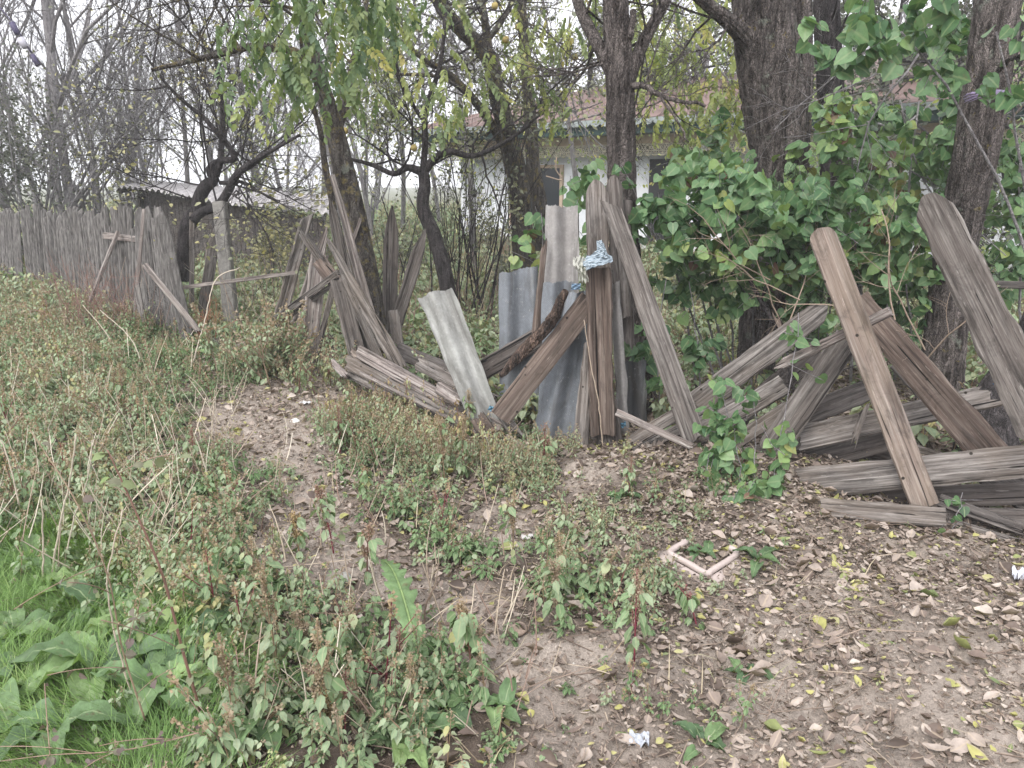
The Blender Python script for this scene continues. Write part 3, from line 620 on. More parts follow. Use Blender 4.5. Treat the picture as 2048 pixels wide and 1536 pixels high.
# --- left group of sticks and slats
B("pale split board nailed across the old picket fence", (325, 484, 8.3), (206, 471, 8.7), 13, 'sun', .03, tip='broken')
B("thin round pole leaning against the picket panel under the cross board", (176, 612, 8.1), (236, 463, 8.5), 8, 'sun', .03, 'round')
B("thin crooked upright slat crossing the nailed board", (268, 650, 7.7), (288, 418, 8.0), 7, 'sun', .025, 'round', bow=.03)
B("short upright slat stub low against the picket fence", (287, 650, 7.5), (272, 566, 7.6), 13, 'grey', tip='slant')
B("pale pole sloping from the picket fence down to the dry red weeds", (402, 668, 7.0), (290, 530, 7.15), 12, 'sun', .04, 'round')
B("thin horizontal rail passing in front of the concrete post", (335, 579, 7.6), (594, 545, 7.3), 8, 'sun', .03)
B("wide worn slat leaning behind the concrete post", (402, 648, 8.2), (430, 470, 8.3), 22, 'grey', tip='blunt')
B("narrow upright slat behind the curved fruit tree", (383, 640, 8.6), (384, 425, 8.8), 10, 'grey')
B("dark charred beam lying flat at the foot of the concrete post", (425, 684, 7.3), (492, 690, 7.2), 16, 'dark', .08)
B("grey plank lying on the weeds below the slat tangle", (412, 734, 6.5), (600, 640, 7.4), 24, 'sun', .035, tip='broken', roll=-.3)
B("dark beam lying behind the splintered slats near the lichened tree", (600, 682, 7.4), (700, 668, 7.3), 16, 'dark', .07)
B("second dark beam lying just below the first behind the splintered slats", (610, 700, 7.1), (700, 692, 7.0), 12, 'dark', .07)
# --- tangle left of the lichened tree
B("long grey slat of the tangle standing farthest left with a slanted top", (560, 640, 7.4), (617, 422, 7.4), 28, 'grey', prof='channel', tip='slant', w2=22)
B("deeply grooved grey slat beside the farthest left slat of the tangle", (592, 665, 7.1), (655, 450, 7.15), 30, 'sun', prof='channel', tip='point', w2=22)
B("pale splintered slat standing upright down to the orange weeds", (612, 742, 6.2), (640, 500, 6.5), 34, 'sun', prof='channel', tip='broken', tail='slant')
B("thin dark slat edge leaning beside the pale splintered slat", (626, 736, 6.1), (672, 552, 6.1), 12, 'grey')
B("long dark batten sloping up through the tangle, upper of two", (545, 642, 6.9), (676, 545, 5.95), 12, 'grey', .03)
B("long dark batten sloping up through the tangle, lower of two", (552, 652, 6.95), (678, 560, 6.0), 10, 'dark', .03)
B("thin broken stick poking out at the top left of the tangle", (650, 540, 6.2), (592, 451, 6.3), 11, 'grey', tip='broken', prof='ridged')
B("twin broken stick just below the top left stick of the tangle", (655, 530, 6.15), (606, 456, 6.25), 7, 'dark', tip='broken')
B("short brown board end jutting out of the tangle", (700, 600, 6.1), (636, 520, 6.2), 30, 'brown', tip='flat')
B("tall slat leaning against the lichened trunk, darker of the pair", (735, 740, 5.85), (658, 392, 6.0), 32, 'purp', prof='channel', tip='point', w2=22)
B("tall pale narrow slat with a squared top against the lichened trunk", (760, 700, 5.75), (664, 350, 5.95), 26, 'sun', prof='ridged', tip='flat', w2=12)
B("long crossing slat running down to the wood heap in front of the trunk", (808, 748, 5.35), (652, 472, 5.8), 30, 'grey', prof='ridged', tip='point', w2=14)
B("broad slat standing at the foot of the lichened trunk", (722, 742, 5.75), (672, 540, 5.9), 34, 'purp', prof='channel', tip='broken')
B("narrow slat sloping down behind the crossing slat", (775, 755, 5.5), (690, 560, 5.8), 18, 'grey', prof='ridged')
B("thin bare splinter leaning right of the lichened trunk", (700, 500, 6.25), (722, 436, 6.3), 6, 'sun')
# --- two pointed pickets
B("upright dark picket with a pointed top between tree and quince bush", (778, 668, 6.6), (784, 405, 6.7), 30, 'purp', prof='channel', tip='point', tail='flat')
B("pointed picket leaning right away from the upright dark picket", (788, 660, 6.55), (853, 452, 6.65), 26, 'purp', prof='channel', tip='point', tail='slant')
B("low cut stub at the foot of the pointed pickets", (798, 700, 6.2), (786, 620, 6.3), 22, 'grey')
# --- heap left of the roofing sheets
B("long weathered board lying at the front of the heap", (1012, 868, 4.45), (714, 702, 5.5), 36, 'sun', .035, 'ridged', tip='broken', w2=26, roll=.1)
B("lower long board lying under the front board of the heap", (990, 884, 4.42), (690, 722, 5.4), 26, 'grey', .03, tip='broken', roll=.4)
B("thin bleached lath lying along the weeds before the heap", (1030, 905, 4.25), (720, 745, 5.1), 6, 'sun', .012)
B("dark board lying behind the pale leaning sheet", (955, 770, 5.1), (795, 700, 5.8), 34, 'dark', .03)
B("grey board lying behind the heap with a bleached upper edge", (930, 835, 4.9), (820, 770, 5.3), 32, 'grey', .03)
B("dark board rising behind the peeled log", (930, 760, 4.85), (1092, 668, 4.85), 42, 'dark', .03, tip='flat')
B("brown sawn board leaning across the roofing sheets", (1000, 836, 4.28), (1182, 598, 4.3), 46, 'brown', .028, tip='flat', tail='flat', rough=.5)
B("short block end at the foot of the brown sawn board", (1040, 880, 4.35), (1000, 820, 4.4), 24, 'grey', .04)
# --- central post group
B("stout grooved post slab in the middle wearing the striped cloth", (1206, 868, 4.2), (1196, 535, 4.28), 50, 'brown', .06, 'channel', tip='flat', tail='flat', w2=50)
B("rotten lower end of the central post standing in the leaf litter", (1222, 902, 4.22), (1206, 800, 4.32), 52, 'dark', .05, 'ridged', tip='flat')
B("tall pointed slab rising behind the striped cloth", (1200, 620, 4.42), (1192, 358, 4.5), 46, 'grey', .035, 'channel', tip='blunt', tail='flat', w2=44)
B("dark slab half hidden right behind the tall pointed slab", (1250, 640, 4.55), (1226, 350, 4.65), 32, 'purp', .035, 'ridged', tip='blunt')
B("dark brown slab in shade behind the long purple grey plank", (1248, 700, 4.6), (1244, 400, 4.68), 40, 'dark', .03)
B("long purple grey plank leaning to the right from the post top", (1392, 888, 3.95), (1216, 392, 4.38), 48, 'purp', .03, tip='slant2', tail='broken', w2=36, rough=.7)
B("narrow upright slab wedged left of the post foot", (1160, 905, 4.2), (1178, 672, 4.3), 34, 'grey', .025, tip='slant', w2=16)
B("thin reddish strip standing beside the tall roofing sheet", (1070, 690, 4.7), (1090, 472, 4.75), 18, 'brown', .03, 'round', tip='broken', w2=11)
B("short pale batten lying across the litter right of the post", (1392, 897, 3.9), (1232, 824, 4.05), 15, 'sun', .03, tip='flat', rough=.6)
B("grey board rising right from the foot of the post", (1232, 900, 4.12), (1425, 785, 4.4), 26, 'grey', .03)
B("short upright stub behind the pale batten", (1302, 918, 4.02), (1300, 868, 4.06), 24, 'grey', .03, tip='broken')
B("low board leaning behind the purple grey plank foot", (1255, 912, 4.05), (1470, 800, 4.3), 22, 'purp', .03)
# --- right hand heap
B("upper long board of the right heap sloping up to the squared plank", (1385, 812, 4.35), (1655, 612, 4.1), 50, 'grey', .028, tip='blunt', w2=46)
B("bleached batten nailed over the squared plank", (1545, 738, 3.75), (1782, 622, 3.42), 20, 'sun', .035, tip='flat', tail='point')
B("second board under the upper long board of the right heap", (1380, 880, 4.15), (1570, 768, 4.0), 42, 'grey', .028)
B("bluish grey board leaning steeply inside the right heap", (1538, 908, 3.8), (1698, 672, 3.75), 56, 'purp', .028, w2=52, rough=.7)
B("dark ridged board lying under the steep bluish board", (1590, 840, 4.05), (1760, 770, 3.95), 44, 'dark', .028)
B("long grey board with cracked right end crossing the heap", (1588, 880, 3.85), (2008, 786, 3.7), 52, 'grey', .028, tip='broken', w2=46)
B("wide brown plank sloping behind the squared plank", (2020, 955, 3.35), (1712, 598, 3.72), 72, 'brown', .03, tip='flat', w2=50)
B("square cut pale plank with nail holes propped on the right heap", (1850, 1012, 3.2), (1638, 455, 3.52), 52, 'pale', .045, tip='round', tail='flat', w2=52, rough=.5)
B("largest pointed plank leaning in from the right edge", (2110, 905, 2.9), (1852, 386, 3.2), 90, 'purp', .035, tip='blunt', w2=66)
B("long horizontal board resting low across the right heap", (1590, 968, 3.55), (2110, 915, 3.05), 62, 'grey', .03, w2=66)
B("short dark board with a bleached top edge on the leaf litter", (1892, 1036, 3.08), (1640, 1016, 3.28), 40, 'grey', .05, tail='flat', roll=-.25)
B("pale board lying flat in the leaves before the right heap", (1742, 1052, 3.24), (1632, 1002, 3.42), 20, 'sun', .02, roll=.4)
B("splintered plank stub in the litter below the dark board", (1892, 1100, 3.0), (1862, 1040, 3.1), 40, 'brown', .03)
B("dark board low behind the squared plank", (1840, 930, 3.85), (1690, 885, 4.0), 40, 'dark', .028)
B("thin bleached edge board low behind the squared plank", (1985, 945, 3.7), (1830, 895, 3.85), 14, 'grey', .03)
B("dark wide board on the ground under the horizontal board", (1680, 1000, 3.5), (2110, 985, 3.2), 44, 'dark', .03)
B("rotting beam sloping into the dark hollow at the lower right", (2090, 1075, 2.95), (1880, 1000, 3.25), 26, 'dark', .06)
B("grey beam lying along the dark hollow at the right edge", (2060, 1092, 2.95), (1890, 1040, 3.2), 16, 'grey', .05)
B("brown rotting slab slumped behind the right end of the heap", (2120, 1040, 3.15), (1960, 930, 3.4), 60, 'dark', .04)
B("dark horizontal branch pole behind the right edge trunk", (1985, 568, 4.6), (2110, 574, 4.4), 15, 'dark', .05, 'round')
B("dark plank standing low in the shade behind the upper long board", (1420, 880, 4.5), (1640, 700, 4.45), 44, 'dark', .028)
B("narrow grey plank wedged between the second board and the steep bluish one", (1440, 905, 4.0), (1600, 800, 3.95), 30, 'grey', .028, tip='broken')
B("dark plank end showing under the long cracked board", (1600, 925, 3.95), (1790, 875, 3.85), 46, 'dark', .028, tip='broken')
B("low plank buried in leaves behind the leafy sapling", (1400, 925, 3.85), (1600, 890, 3.95), 30, 'purp', .028)
B("mossy board leaning behind the wide brown plank", (1960, 900, 3.9), (1800, 720, 4.1), 46, 'dark', .028)
B("dark beam on the ground under the right end of the heap", (1760, 1030, 3.3), (2110, 1040, 3.1), 40, 'dark', .05)
B("splintered lath sticking up inside the right heap", (1700, 905, 3.7), (1735, 800, 3.75), 14, 'grey', tip='broken')
B("broken board end lying left under the front board of the heap", (800, 790, 5.0), (690, 738, 5.5), 30, 'grey', .03, tip='broken', roll=.2)
B("short thick offcut lying on top of the front board", (940, 815, 4.55), (870, 770, 4.8), 26, 'sun', .03, tip='broken', roll=-.2)
B("rotten block between the front board and the brown sawn board", (985, 880, 4.4), (950, 830, 4.5), 34, 'brown', .05, tip='broken')
B("long low board resting behind the heap under the dark board", (1000, 810, 4.75), (830, 722, 5.3), 30, 'grey', .03, tip='broken')
# --- splinters and offcuts in the heaps
for (a, b, w_, mt, lb) in (((1062, 905, 4.2), (1010, 870, 4.35), 10, 'sun', "thin pale splinter lying left of the roofing sheets"),
    ((700, 760, 5.3), (660, 720, 5.6), 14, 'sun', "bleached offcut at the left tip of the heap"),
    ((735, 735, 5.5), (700, 700, 5.7), 12, 'pale', "light offcut beside the trunk foot and heap"),
    ((1790, 1010, 3.4), (1700, 985, 3.5), 12, 'dark', "rotten stub lying under the low horizontal board"),
    ((1580, 700, 4.2), (1548, 620, 4.3), 12, 'brown', "split reddish stub standing before the forked trunk")):
    B(lb, a, b, w_, mt, .02, tip='broken')

# ------------------------------------------------------------------ corrugated sheets
def asb_mat(name, col, dots):
    m, n, b, out = mat_new(name); T = NT(n); co = T.coords()
    n1 = T.noise(co, (1, 1, 1), 6.0, 6, .7); n2 = T.noise(co, (1, 1, 1), 60.0, 3, .6)
    c = T.mix(1.0, T.ramp(n1, [(.3, .72), (.7, 1.2)]), col, 'MULTIPLY'); c = T.mix(.4, c, T.ramp(n2, [(.35, .8), (.65, 1.15)]), 'MULTIPLY')
    st = T.noise(co, (2, 14, 2), 1.0, 4, .6); c = T.mix(T.ramp(st, [(.58, 0.0), (.72, .35)]), c, (.62, .62, .60))
    sn = T.noise(co, (1.2, 7, 2), 1.0, 6, .7, .8); c = T.mix(T.ramp(sn, [(.50, 0.0), (.66, .65)]), c, (.085, .078, .07)); sp_ = T.noise(co, (1, 1, 1), 38.0, 4, .7); c = T.mix(T.ramp(sp_, [(.62, 0.0), (.68, .5)]), c, (.45, .45, .42))
    if dots:
        mp = T.node("ShaderNodeMapping"); mp.inputs['Rotation'].default_value = (0, 0, .78); T.link(co, mp.inputs[0])
        ws = T.node("ShaderNodeTexWave"); ws.inputs['Scale'].default_value = 38; T.link(mp.outputs[0], ws.inputs['Vector'])
        w2 = T.node("ShaderNodeTexWave"); w2.bands_direction = 'Y'; w2.inputs['Scale'].default_value = 38; T.link(mp.outputs[0], w2.inputs['Vector'])
        dd = T.mix(1.0, ws.outputs[0], w2.outputs[0], 'MULTIPLY'); c = T.mix(.5, c, T.ramp(dd, [(.1, .82), (.6, 1.18)]), 'MULTIPLY')
        T.link(T.bump(dd, .7, .004), b.inputs['Normal'])
    else: T.link(T.bump(n2, .4, .002), b.inputs['Normal'])
    T.link(c, b.inputs['Base Color']); b.inputs['Roughness'].default_value = .8; return m
A_pale = asb_mat("pale_asbestos_cement", (.29, .29, .275), False)
A_blue = asb_mat("dimpled_bluish_cement", (.20, .215, .235), True)
A_beig = asb_mat("beige_cement_sheet", (.29, .275, .265), False)
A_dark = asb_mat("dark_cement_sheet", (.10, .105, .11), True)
def sheet(label, a, b, w, mat, waves=2.0, amp=.026, ph=0.0, roll=0.0, w2=None, jag=.010, curl=0, th=.007):
    _seed[0] += 1; rs = np.random.RandomState(_seed[0])
    pa, pb = P(*a), P(*b); L = float(np.linalg.norm(pb - pa)); wa = w / F * depth(*a); wb = (w2 or w) / F * depth(*b)
    m = 56; n = 40; s = np.linspace(0, 1, n)[:, None]; c = np.linspace(-.5, .5, m)[None]
    jt = np.cumsum(rs.randn(m)) * jag * .25 + np.abs(rs.randn(m)) * jag * .15; jt = jt - jt.min(); jb = np.abs(np.cumsum(rs.randn(m)) * jag * .3)
    X = jb[None] + s * (L - jt - jb)[None]; W = wa + (wb - wa) * s; Y = c * W
    eL = np.interp(np.linspace(0, 1, n), np.linspace(0, 1, 9), rs.randn(9)) * .004
    Y = Y + eL[:, None] * (np.abs(c) * 2) ** 4
    Z = 1.7 * amp * np.sin((c + .5) * 2 * np.pi * waves + ph) + curl * (c * 2) ** 2 * np.ones_like(s)
    V = np.vstack([np.stack([X, Y, Z + th / 2], -1).reshape(-1, 3), np.stack([X, Y, Z - th / 2], -1).reshape(-1, 3)]); N = n * m
    i = (np.arange(n - 1)[:, None] * m + np.arange(m - 1)[None]).ravel(); q = np.stack([i, i + 1, i + m + 1, i + m], -1)[:, ::-1]
    fs = [q, q[:, ::-1] + N]; r = np.arange(n - 1) * m; fs.append(np.stack([r, r + m, r + m + N, r + N], -1)[:, ::-1]); r2 = r + m - 1; fs.append(np.stack([r2, r2 + N, r2 + m + N, r2 + m], -1)[:, ::-1])
    j = np.arange(m - 1); fs.append(np.stack([j, j + N, j + 1 + N, j + 1], -1)[:, ::-1]); j2 = j + (n - 1) * m; fs.append(np.stack([j2, j2 + 1, j2 + 1 + N, j2 + N], -1)[:, ::-1])
    A = Acc(); A.add(V, fs); o = A.build("corrugated_sheet", mat, None, True, plank_frame(pa, pb, roll))
    try: o.data.set_sharp_from_angle(angle=math.radians(50))
    except Exception: pass
    tag(o, label, "roofing sheet", "corrugated cement sheets propped in the fence gap"); return o
sheet("pale smooth corrugated sheet leaning left, lichen marked", (975, 850, 4.5), (868, 580, 4.85), 62, A_pale, 1.5, .020, 2.4, w2=74, roll=.1)
sheet("bluish dimpled sheet standing at the back left of the gap", (1040, 850, 4.85), (1036, 533, 4.95), 84, A_blue, 1.5, .022, .4, w2=78)
sheet("tall beige sheet, highest of the propped roofing sheets", (1122, 760, 4.75), (1122, 408, 4.85), 78, A_beig, 1.3, .020, 2.2, w2=64)
sheet("bluish dimpled sheet behind the thin reddish strip", (1108, 880, 4.55), (1118, 560, 4.62), 70, A_blue, 1.2, .024, 2.6, w2=62, jag=.01)
sheet("large dimpled sheet with torn right edge in front of the gap", (1112, 908, 4.38), (1166, 580, 4.45), 112, A_blue, 1.7, .026, .2, w2=56)
sheet("grey sheet edge standing right of the central post", (1250, 885, 4.4), (1228, 560, 4.45), 22, A_beig, .7, .015, 0)
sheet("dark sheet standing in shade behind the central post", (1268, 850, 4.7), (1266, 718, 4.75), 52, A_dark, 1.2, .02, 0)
# ------------------------------------------------------------------ trees
def rot_about(v, ax, a):
    ax = nrmz(ax); return v * math.cos(a) + np.cross(ax, v) * math.sin(a) + ax * np.dot(ax, v) * (1 - math.cos(a))
def grow(acc, p, d, L, r, lev, S, tips, rs, tint=0):
    n = S['seg'][lev]; pts = [p]; step = L / n; d = nrmz(d); dirs = [d]
    for i in range(n):
        d = nrmz(d + rs.randn(3) * S['wander'] + np.array([0, 0, S['up'][lev]])); pts.append(pts[-1] + d * step); dirs.append(d)
    pts = np.array(pts); tube(acc, pts, np.linspace(r, r * S.get('taper', .45), n + 1), S['sides'][lev], tint, cap=False)
    last = lev == len(S['kids'])
    if lev >= len(S['kids']) - S.get('tiplev', 0):
        for i in range(1, n + 1): tips.append((pts[i], dirs[i], lev))
    if last: return
    for k in range(S['kids'][lev]):
        t = rs.uniform(S.get('t0', .25), 1.0); x = t * n; i = min(n - 1, int(x)); q = pts[i] + (pts[i + 1] - pts[i]) * (x - i)
        ax = np.cross(dirs[i], rs.randn(3)); nd = rot_about(dirs[i], ax, math.radians(rs.uniform(*S['ang'])))
        grow(acc, q, nd, L * rs.uniform(*S['ratio']) * (1.15 - .5 * t), max(r * (1 - .5 * t) * .55, S.get('rmin', .0012)), lev + 1, S, tips, rs, tint)
def wpath(pix, step=.05):
    """[(u, v, Y, width px)] -> smooth world path with radii"""
    pts = np.array([P(u, v, Y) for u, v, Y, w_ in pix]); rad = np.array([w_ / 2 / F * depth(u, v, Y) for u, v, Y, w_ in pix])
    return smooth_path(pts, rad, step)
# pinnate spray: rachis along +Y, drooping in -Z, leaflets to both sides
def T_spray(n=7, L=1.0, lw=.27, ll=.25, seed=0):
    rs = np.random.RandomState(seed); A = Acc(); t = np.linspace(0, 1, n + 2); ax = np.stack([.04 * np.sin(3 * t), t * L * .93, -.30 * t ** 2 * L], -1)
    tube(A, ax, .006, 3, -.0, cap=False); D = T_oval(lw, .25, .35)
    for i in range(1, n + 1):
        for s in (-1, 1):
            if rs.rand() < .06: continue
            d = nrmz(np.array([s * 1.0, .45 + .4 * i / n, -.55 + rs.uniform(-.4, .35)]) + rs.randn(3) * .22); nn = nrmz(np.array([s * .3 + rs.uniform(-.3, .3), -.1, 1]))
            inst(A, D, ax[i][None], d[None], nn[None], ll * (1.05 - .25 * abs(i / n - .45)) * rs.uniform(.85, 1.1), rs.uniform(-.08, .08))
    inst(A, D, ax[-1][None], np.array([[0, .8, -.6]]), np.array([[0, .5, 1.]]), ll, 0)
    return as_template(A)
SPR = [T_spray(seed=k, n=6 + k) for k in range(3)]
def sprays(acc, pos, n_each, L, tint, rs, spread=1.0, down=.6, tj=.12):
    pos = np.repeat(np.asarray(pos), n_each, 0); N = len(pos)
    if N == 0: return
    pos = pos + rs.randn(N, 3) * .03
    yaw = rs.rand(N) * 6.28; Y = np.stack([np.cos(yaw) * spread, np.sin(yaw) * spread, -down + rs.uniform(-.35, .35, N)], -1); Z = np.tile([0, 0, 1.], (N, 1)) + rs.randn(N, 3) * .3
    tt = np.clip(tint + rs.randn(N) * tj, 0, 1) if np.isscalar(tint) else np.clip(np.repeat(tint, n_each) + rs.randn(N) * tj, 0, 1)
    which = rs.randint(0, 3, N)
    for k in range(3):
        q = which == k; V, Fs, rib, dt = SPR[k]; inst(acc, (V, Fs, rib), pos[q], Y[q], Z[q], L * rs.uniform(.75, 1.15, q.sum()), tt[q], dt=dt)
def leafcloud(acc, T, pos, size, tint, rs, up=.9, face=.5, tj=.12, down=.3):
    N = len(pos); 
    if N == 0: return
    Nn = rs.randn(N, 3) * .55 + np.array([0, -face, up]); yaw = rs.rand(N) * 6.28
    Y = np.stack([np.cos(yaw), np.sin(yaw), -down + rs.randn(N) * .35], -1)
    inst(acc, T, pos, Y, Nn, size * rs.uniform(.6, 1.2, N), np.clip(tint + rs.randn(N) * tj, 0, 1), sx=rs.uniform(.8, 1.15, N))
def ellipsoid(n, c, r, rs, shell=.45):
    d = nrmz(rs.randn(n, 3)); q = rs.rand(n) ** shell; return c + d * q[:, None] * r
TS = dict(seg=(6, 5, 4, 3), sides=(6, 4, 3, 3), kids=(6, 6, 4), ang=(25, 60), ratio=(.4, .65), up=(.04, .05, .03, 0), wander=.13)
def make_tree(name, label, limbs, bark, seed, bark_amp=.08, shoots=(), S=TS, leaf=None, cat="tree", group=None, sides=30, fine=.05):
    """limbs: list of pixel paths, the first the trunk; shoots: (u,v,Y, dx,dy,dz, length, radius) starting points of grown branches"""
    rs = np.random.RandomState(seed); root = empty(name, (0, 0, 0), label, cat, group)
    A = Acc(); 
    for i, L_ in enumerate(limbs):
        p, r = wpath(L_, fine); mean = r.mean(); nn = sides if mean > .05 else (12 if mean > .02 else 7)
        if mean > .02: tube(A, p, r, nn, 0, bark_amp if mean > .04 else bark_amp * .5, seed=seed * 7 + i)
        else: tube(A, p + rs.randn(*p.shape) * .004, r, nn)
    A.build("trunk", bark, root)
    tips = []
    if shoots:
        A = Acc()
        for (u, v, Y, dx, dy, dz, L_, r_) in shoots: grow(A, P(u, v, Y), np.array([dx, dy, dz], float), L_, r_, 0, S, tips, rs)
        A.build("branches", bark, root)
    if leaf:
        A = Acc(); leaf(A, tips, rs)
        if A.n: A.build("crown", leaf_mats[leaf.mat] if isinstance(getattr(leaf, 'mat', None), str) else leaf.mat, root)
    b = P(*limbs[0][0][:3]); settle(root, b); return root
leaf_mats = dict(pinn=M_pinn, lilac=M_lilac, grey=M_greyleaf)
def shoots_along(pix, n, rs, L=(.6, 1.4), r=.010, t0=.2, bias=(0, 0, .4), spread=1.0):
    p, rad = wpath(pix, .1); out = []
    for i in range(n):
        k = int((t0 + (1 - t0) * rs.rand()) * (len(p) - 1)); q = p[k]; d = nrmz(rs.randn(3) * spread + np.array(bias)); u, v = proj(*q)
        out.append((float(u), float(v), float(q[1]), d[0], d[1], d[2], rs.uniform(*L), r))
    return out

# T1: lichened leaning tree with hanging pinnate leaves
t1 = [(748, 705, 6.35, 62), (735, 590, 6.38, 56), (712, 460, 6.4, 52), (692, 360, 6.4, 46), (668, 255, 6.35, 38), (645, 175, 6.25, 32), (622, 95, 6.1, 26), (600, 0, 5.9, 22), (585, -120, 5.7, 18)]
t1b = [(640, 170, 6.2, 18), (600, 110, 6.0, 17), (545, 95, 5.9, 17), (490, 95, 5.8, 15), (440, 108, 5.7, 13), (380, 122, 5.6, 11), (302, 140, 5.5, 7)]
t1c = [(672, 265, 6.35, 20), (690, 215, 6.4, 18), (705, 130, 6.5, 14), (730, 20, 6.6, 11), (745, -100, 6.7, 9)]
t1d = [(668, 420, 6.3, 14), (650, 330, 6.2, 14), (640, 260, 6.1, 11), (612, 160, 5.9, 9), (600, 60, 5.7, 7)]
t1e = [(400, 118, 5.6, 6), (340, 78, 5.5, 5), (260, 30, 5.4, 3), (200, -20, 5.3, 3)]
t1f = [(480, 95, 5.8, 6), (440, 30, 5.75, 5), (420, -40, 5.7, 4)]
rs1 = np.random.RandomState(21)
def leaf1(A, tips, rs):
    # long hanging sprays near the camera
    cl = [(520, 60, 4.6, 70, 60), (490, 150, 4.6, 50, 60), (560, 180, 4.5, 80, 70), (620, 90, 4.5, 80, 80), (700, 60, 4.6, 80, 60), (720, 150, 4.5, 80, 70), (640, 190, 4.4, 60, 50), (760, 110, 4.7, 60, 70), (580, 10, 4.6, 120, 60), (690, 0, 4.7, 120, 50), (540, 230, 4.5, 40, 25), (790, 30, 4.9, 80, 60), (730, 210, 4.6, 40, 30)]
    for (u, v, Y, ru, rv) in cl:
        c = P(u, v - 30, Y); k = depth(u, v, Y) / F; n = int(ru * rv / 400); pos = ellipsoid(n, c, np.array([ru * k, .35, rv * k]), rs)
        sprays(A, pos, 1, .205, .38, rs, .8, .7, .20)
leaf1.mat = 'pinn'
make_tree("pinnate_tree", "leaning tree with yellow lichened trunk and hanging green pinnate leaves", [t1, t1b, t1c, t1d, t1e, t1f], B_lich, 3, .10,
    shoots_along(t1b, 8, rs1, (.4, .9), .007) + shoots_along(t1c, 6, rs1, (.5, 1.1), .008, .3) + [(620, 60, 5.7, -.3, -1.0, .1, 1.2, .012), (640, 20, 5.8, .5, -1, .1, 1.3, .012), (600, 20, 5.6, -.8, -.8, .0, 1.2, .012)], leaf=leaf1)

# T2: quince tree with dark crooked trunk and yellow fruit
t2 = [(905, 660, 8.0, 34), (892, 560, 8.0, 32), (868, 470, 8.0, 28), (846, 415, 8.0, 26), (850, 370, 8.0, 24), (846, 342, 8.0, 22)]
t2b = [(846, 345, 8.0, 18), (815, 335, 8.0, 14), (788, 348, 7.9, 11), (745, 330, 7.9, 9), (700, 318, 7.8, 6)]
t2c = [(848, 345, 8.0, 18), (868, 318, 8.0, 15), (900, 303, 7.9, 14), (945, 312, 7.9, 11), (1000, 290, 7.8, 8), (1060, 250, 7.7, 6)]
t2d = [(846, 342, 8.0, 14), (850, 290, 8.0, 13), (852, 220, 8.0, 11), (880, 130, 8.0, 9), (890, 40, 8.0, 7), (900, -60, 8.0, 5)]
t2e = [(852, 250, 8.0, 9), (810, 180, 8.0, 7), (780, 110, 8.0, 5)]
rs2 = np.random.RandomState(22)
def leaf2(A, tips, rs):
    pos = np.array([t[0] for t in tips]); pos = pos + rs.randn(*pos.shape) * .04; keep = rs.rand(len(pos)) < .33
    leafcloud(A, T_oval(.3), pos[keep], .055, .55, rs, tj=.2)
leaf2.mat = 'grey'
S2 = dict(TS, kids=(7, 6, 3), wander=.2, ang=(30, 75))
sh2 = sum([shoots_along(q, n, rs2, (.7, 1.3), .012, .2, b, .8) for q, n, b in ((t2b, 5, (0, 0, .6)), (t2c, 6, (0, 0, .5)), (t2d, 8, (0, 0, .2)), (t2e, 3, (0, 0, .3)))], [])
quince = make_tree("quince_tree", "dark crooked quince tree bearing a few yellow fruits in the middle of the yard", [t2, t2b, t2c, t2d, t2e], B_dark, 5, .07, sh2, S2, leaf2, sides=18)
M_fruit = simple("yellow_quince_skin", (.28, .22, .08), .7, 12, .25)
for (u, v, Y) in ((1037, 55, 7.6), (1012, 80, 7.6), (838, 58, 7.7), (990, 12, 7.7), (828, 296, 7.7), (1150, 115, 7.8), (690, 262, 7.8)):
    me = bpy.data.meshes.new("quince_fruit"); import bmesh
    bm = bmesh.new(); bmesh.ops.create_icosphere(bm, subdivisions=2, radius=.034)
    for q in bm.verts: q.co *= 1 + .08 * math.sin(5 * q.co.x * 30 + q.co.y * 40); q.co.z *= 1.08 if q.co.z > 0 else .95
    for f_ in bm.faces: f_.smooth = True
    bm.to_mesh(me); bm.free(); me.materials.append(M_fruit); o = bpy.data.objects.new("quince_fruit", me); COL.objects.link(o)
    o.parent = quince; o.matrix_parent_inverse = Matrix.Translation(-quince.location); o.location = Vector([float(c) for c in P(u, v, Y)])
# dense bundle of shoots beside it
def stems_bush(name, label, base, n, hts, spreadx, r, bark, seed, leafmat=None, ls=.05, ltint=.4, cat="shrub", keep=.5, S=None, per=2, T=None, group=None, lean=(0, 0)):
    rs = np.random.RandomState(seed); root = empty(name, (0, 0, 0), label, cat, group); A = Acc(); tips = []
    S = S or dict(seg=(7, 4, 3), sides=(5, 3, 3), kids=(5, 3), ang=(15, 45), ratio=(.25, .5), up=(.06, .05, 0), wander=.09, t0=.3)
    for i in range(n):
        b = base + np.array([rs.randn() * spreadx * .35, rs.randn() * .12, 0]); d = np.array([rs.randn() * .28 + lean[0], rs.randn() * .2 + lean[1], 1.0])
        grow(A, b, d, rs.uniform(*hts), r * rs.uniform(.6, 1.2), 0, S, tips, rs)
    A.build("stems", bark, root)
    if leafmat is not None:
        pos = np.array([t[0] for t in tips]); pos = np.repeat(pos, per, 0) + rs.randn(len(pos) * per, 3) * ls * .6; pos = pos[rs.rand(len(pos)) < keep]
        A = Acc(); leafcloud(A, T or T_oval(.3), pos, ls, ltint, rs, tj=.16); A.build("foliage", leafmat, root)
    settle(root, base); return root
stems_bush("shoot_bush", "dense bundle of thin dark shoots rising from one root before the house wall", G(935, 640), 25, (1.2, 2.5), .65, .010, B_dark, 31, M_greyleaf, .045, .4, keep=.28)
stems_bush("shoot_bush", "thinner clump of shoots with small dull leaves left of the quince trunk", G(800, 610), 12, (1.0, 1.8), .6, .008, B_dark, 32, M_greyleaf, .045, .5, keep=.3)

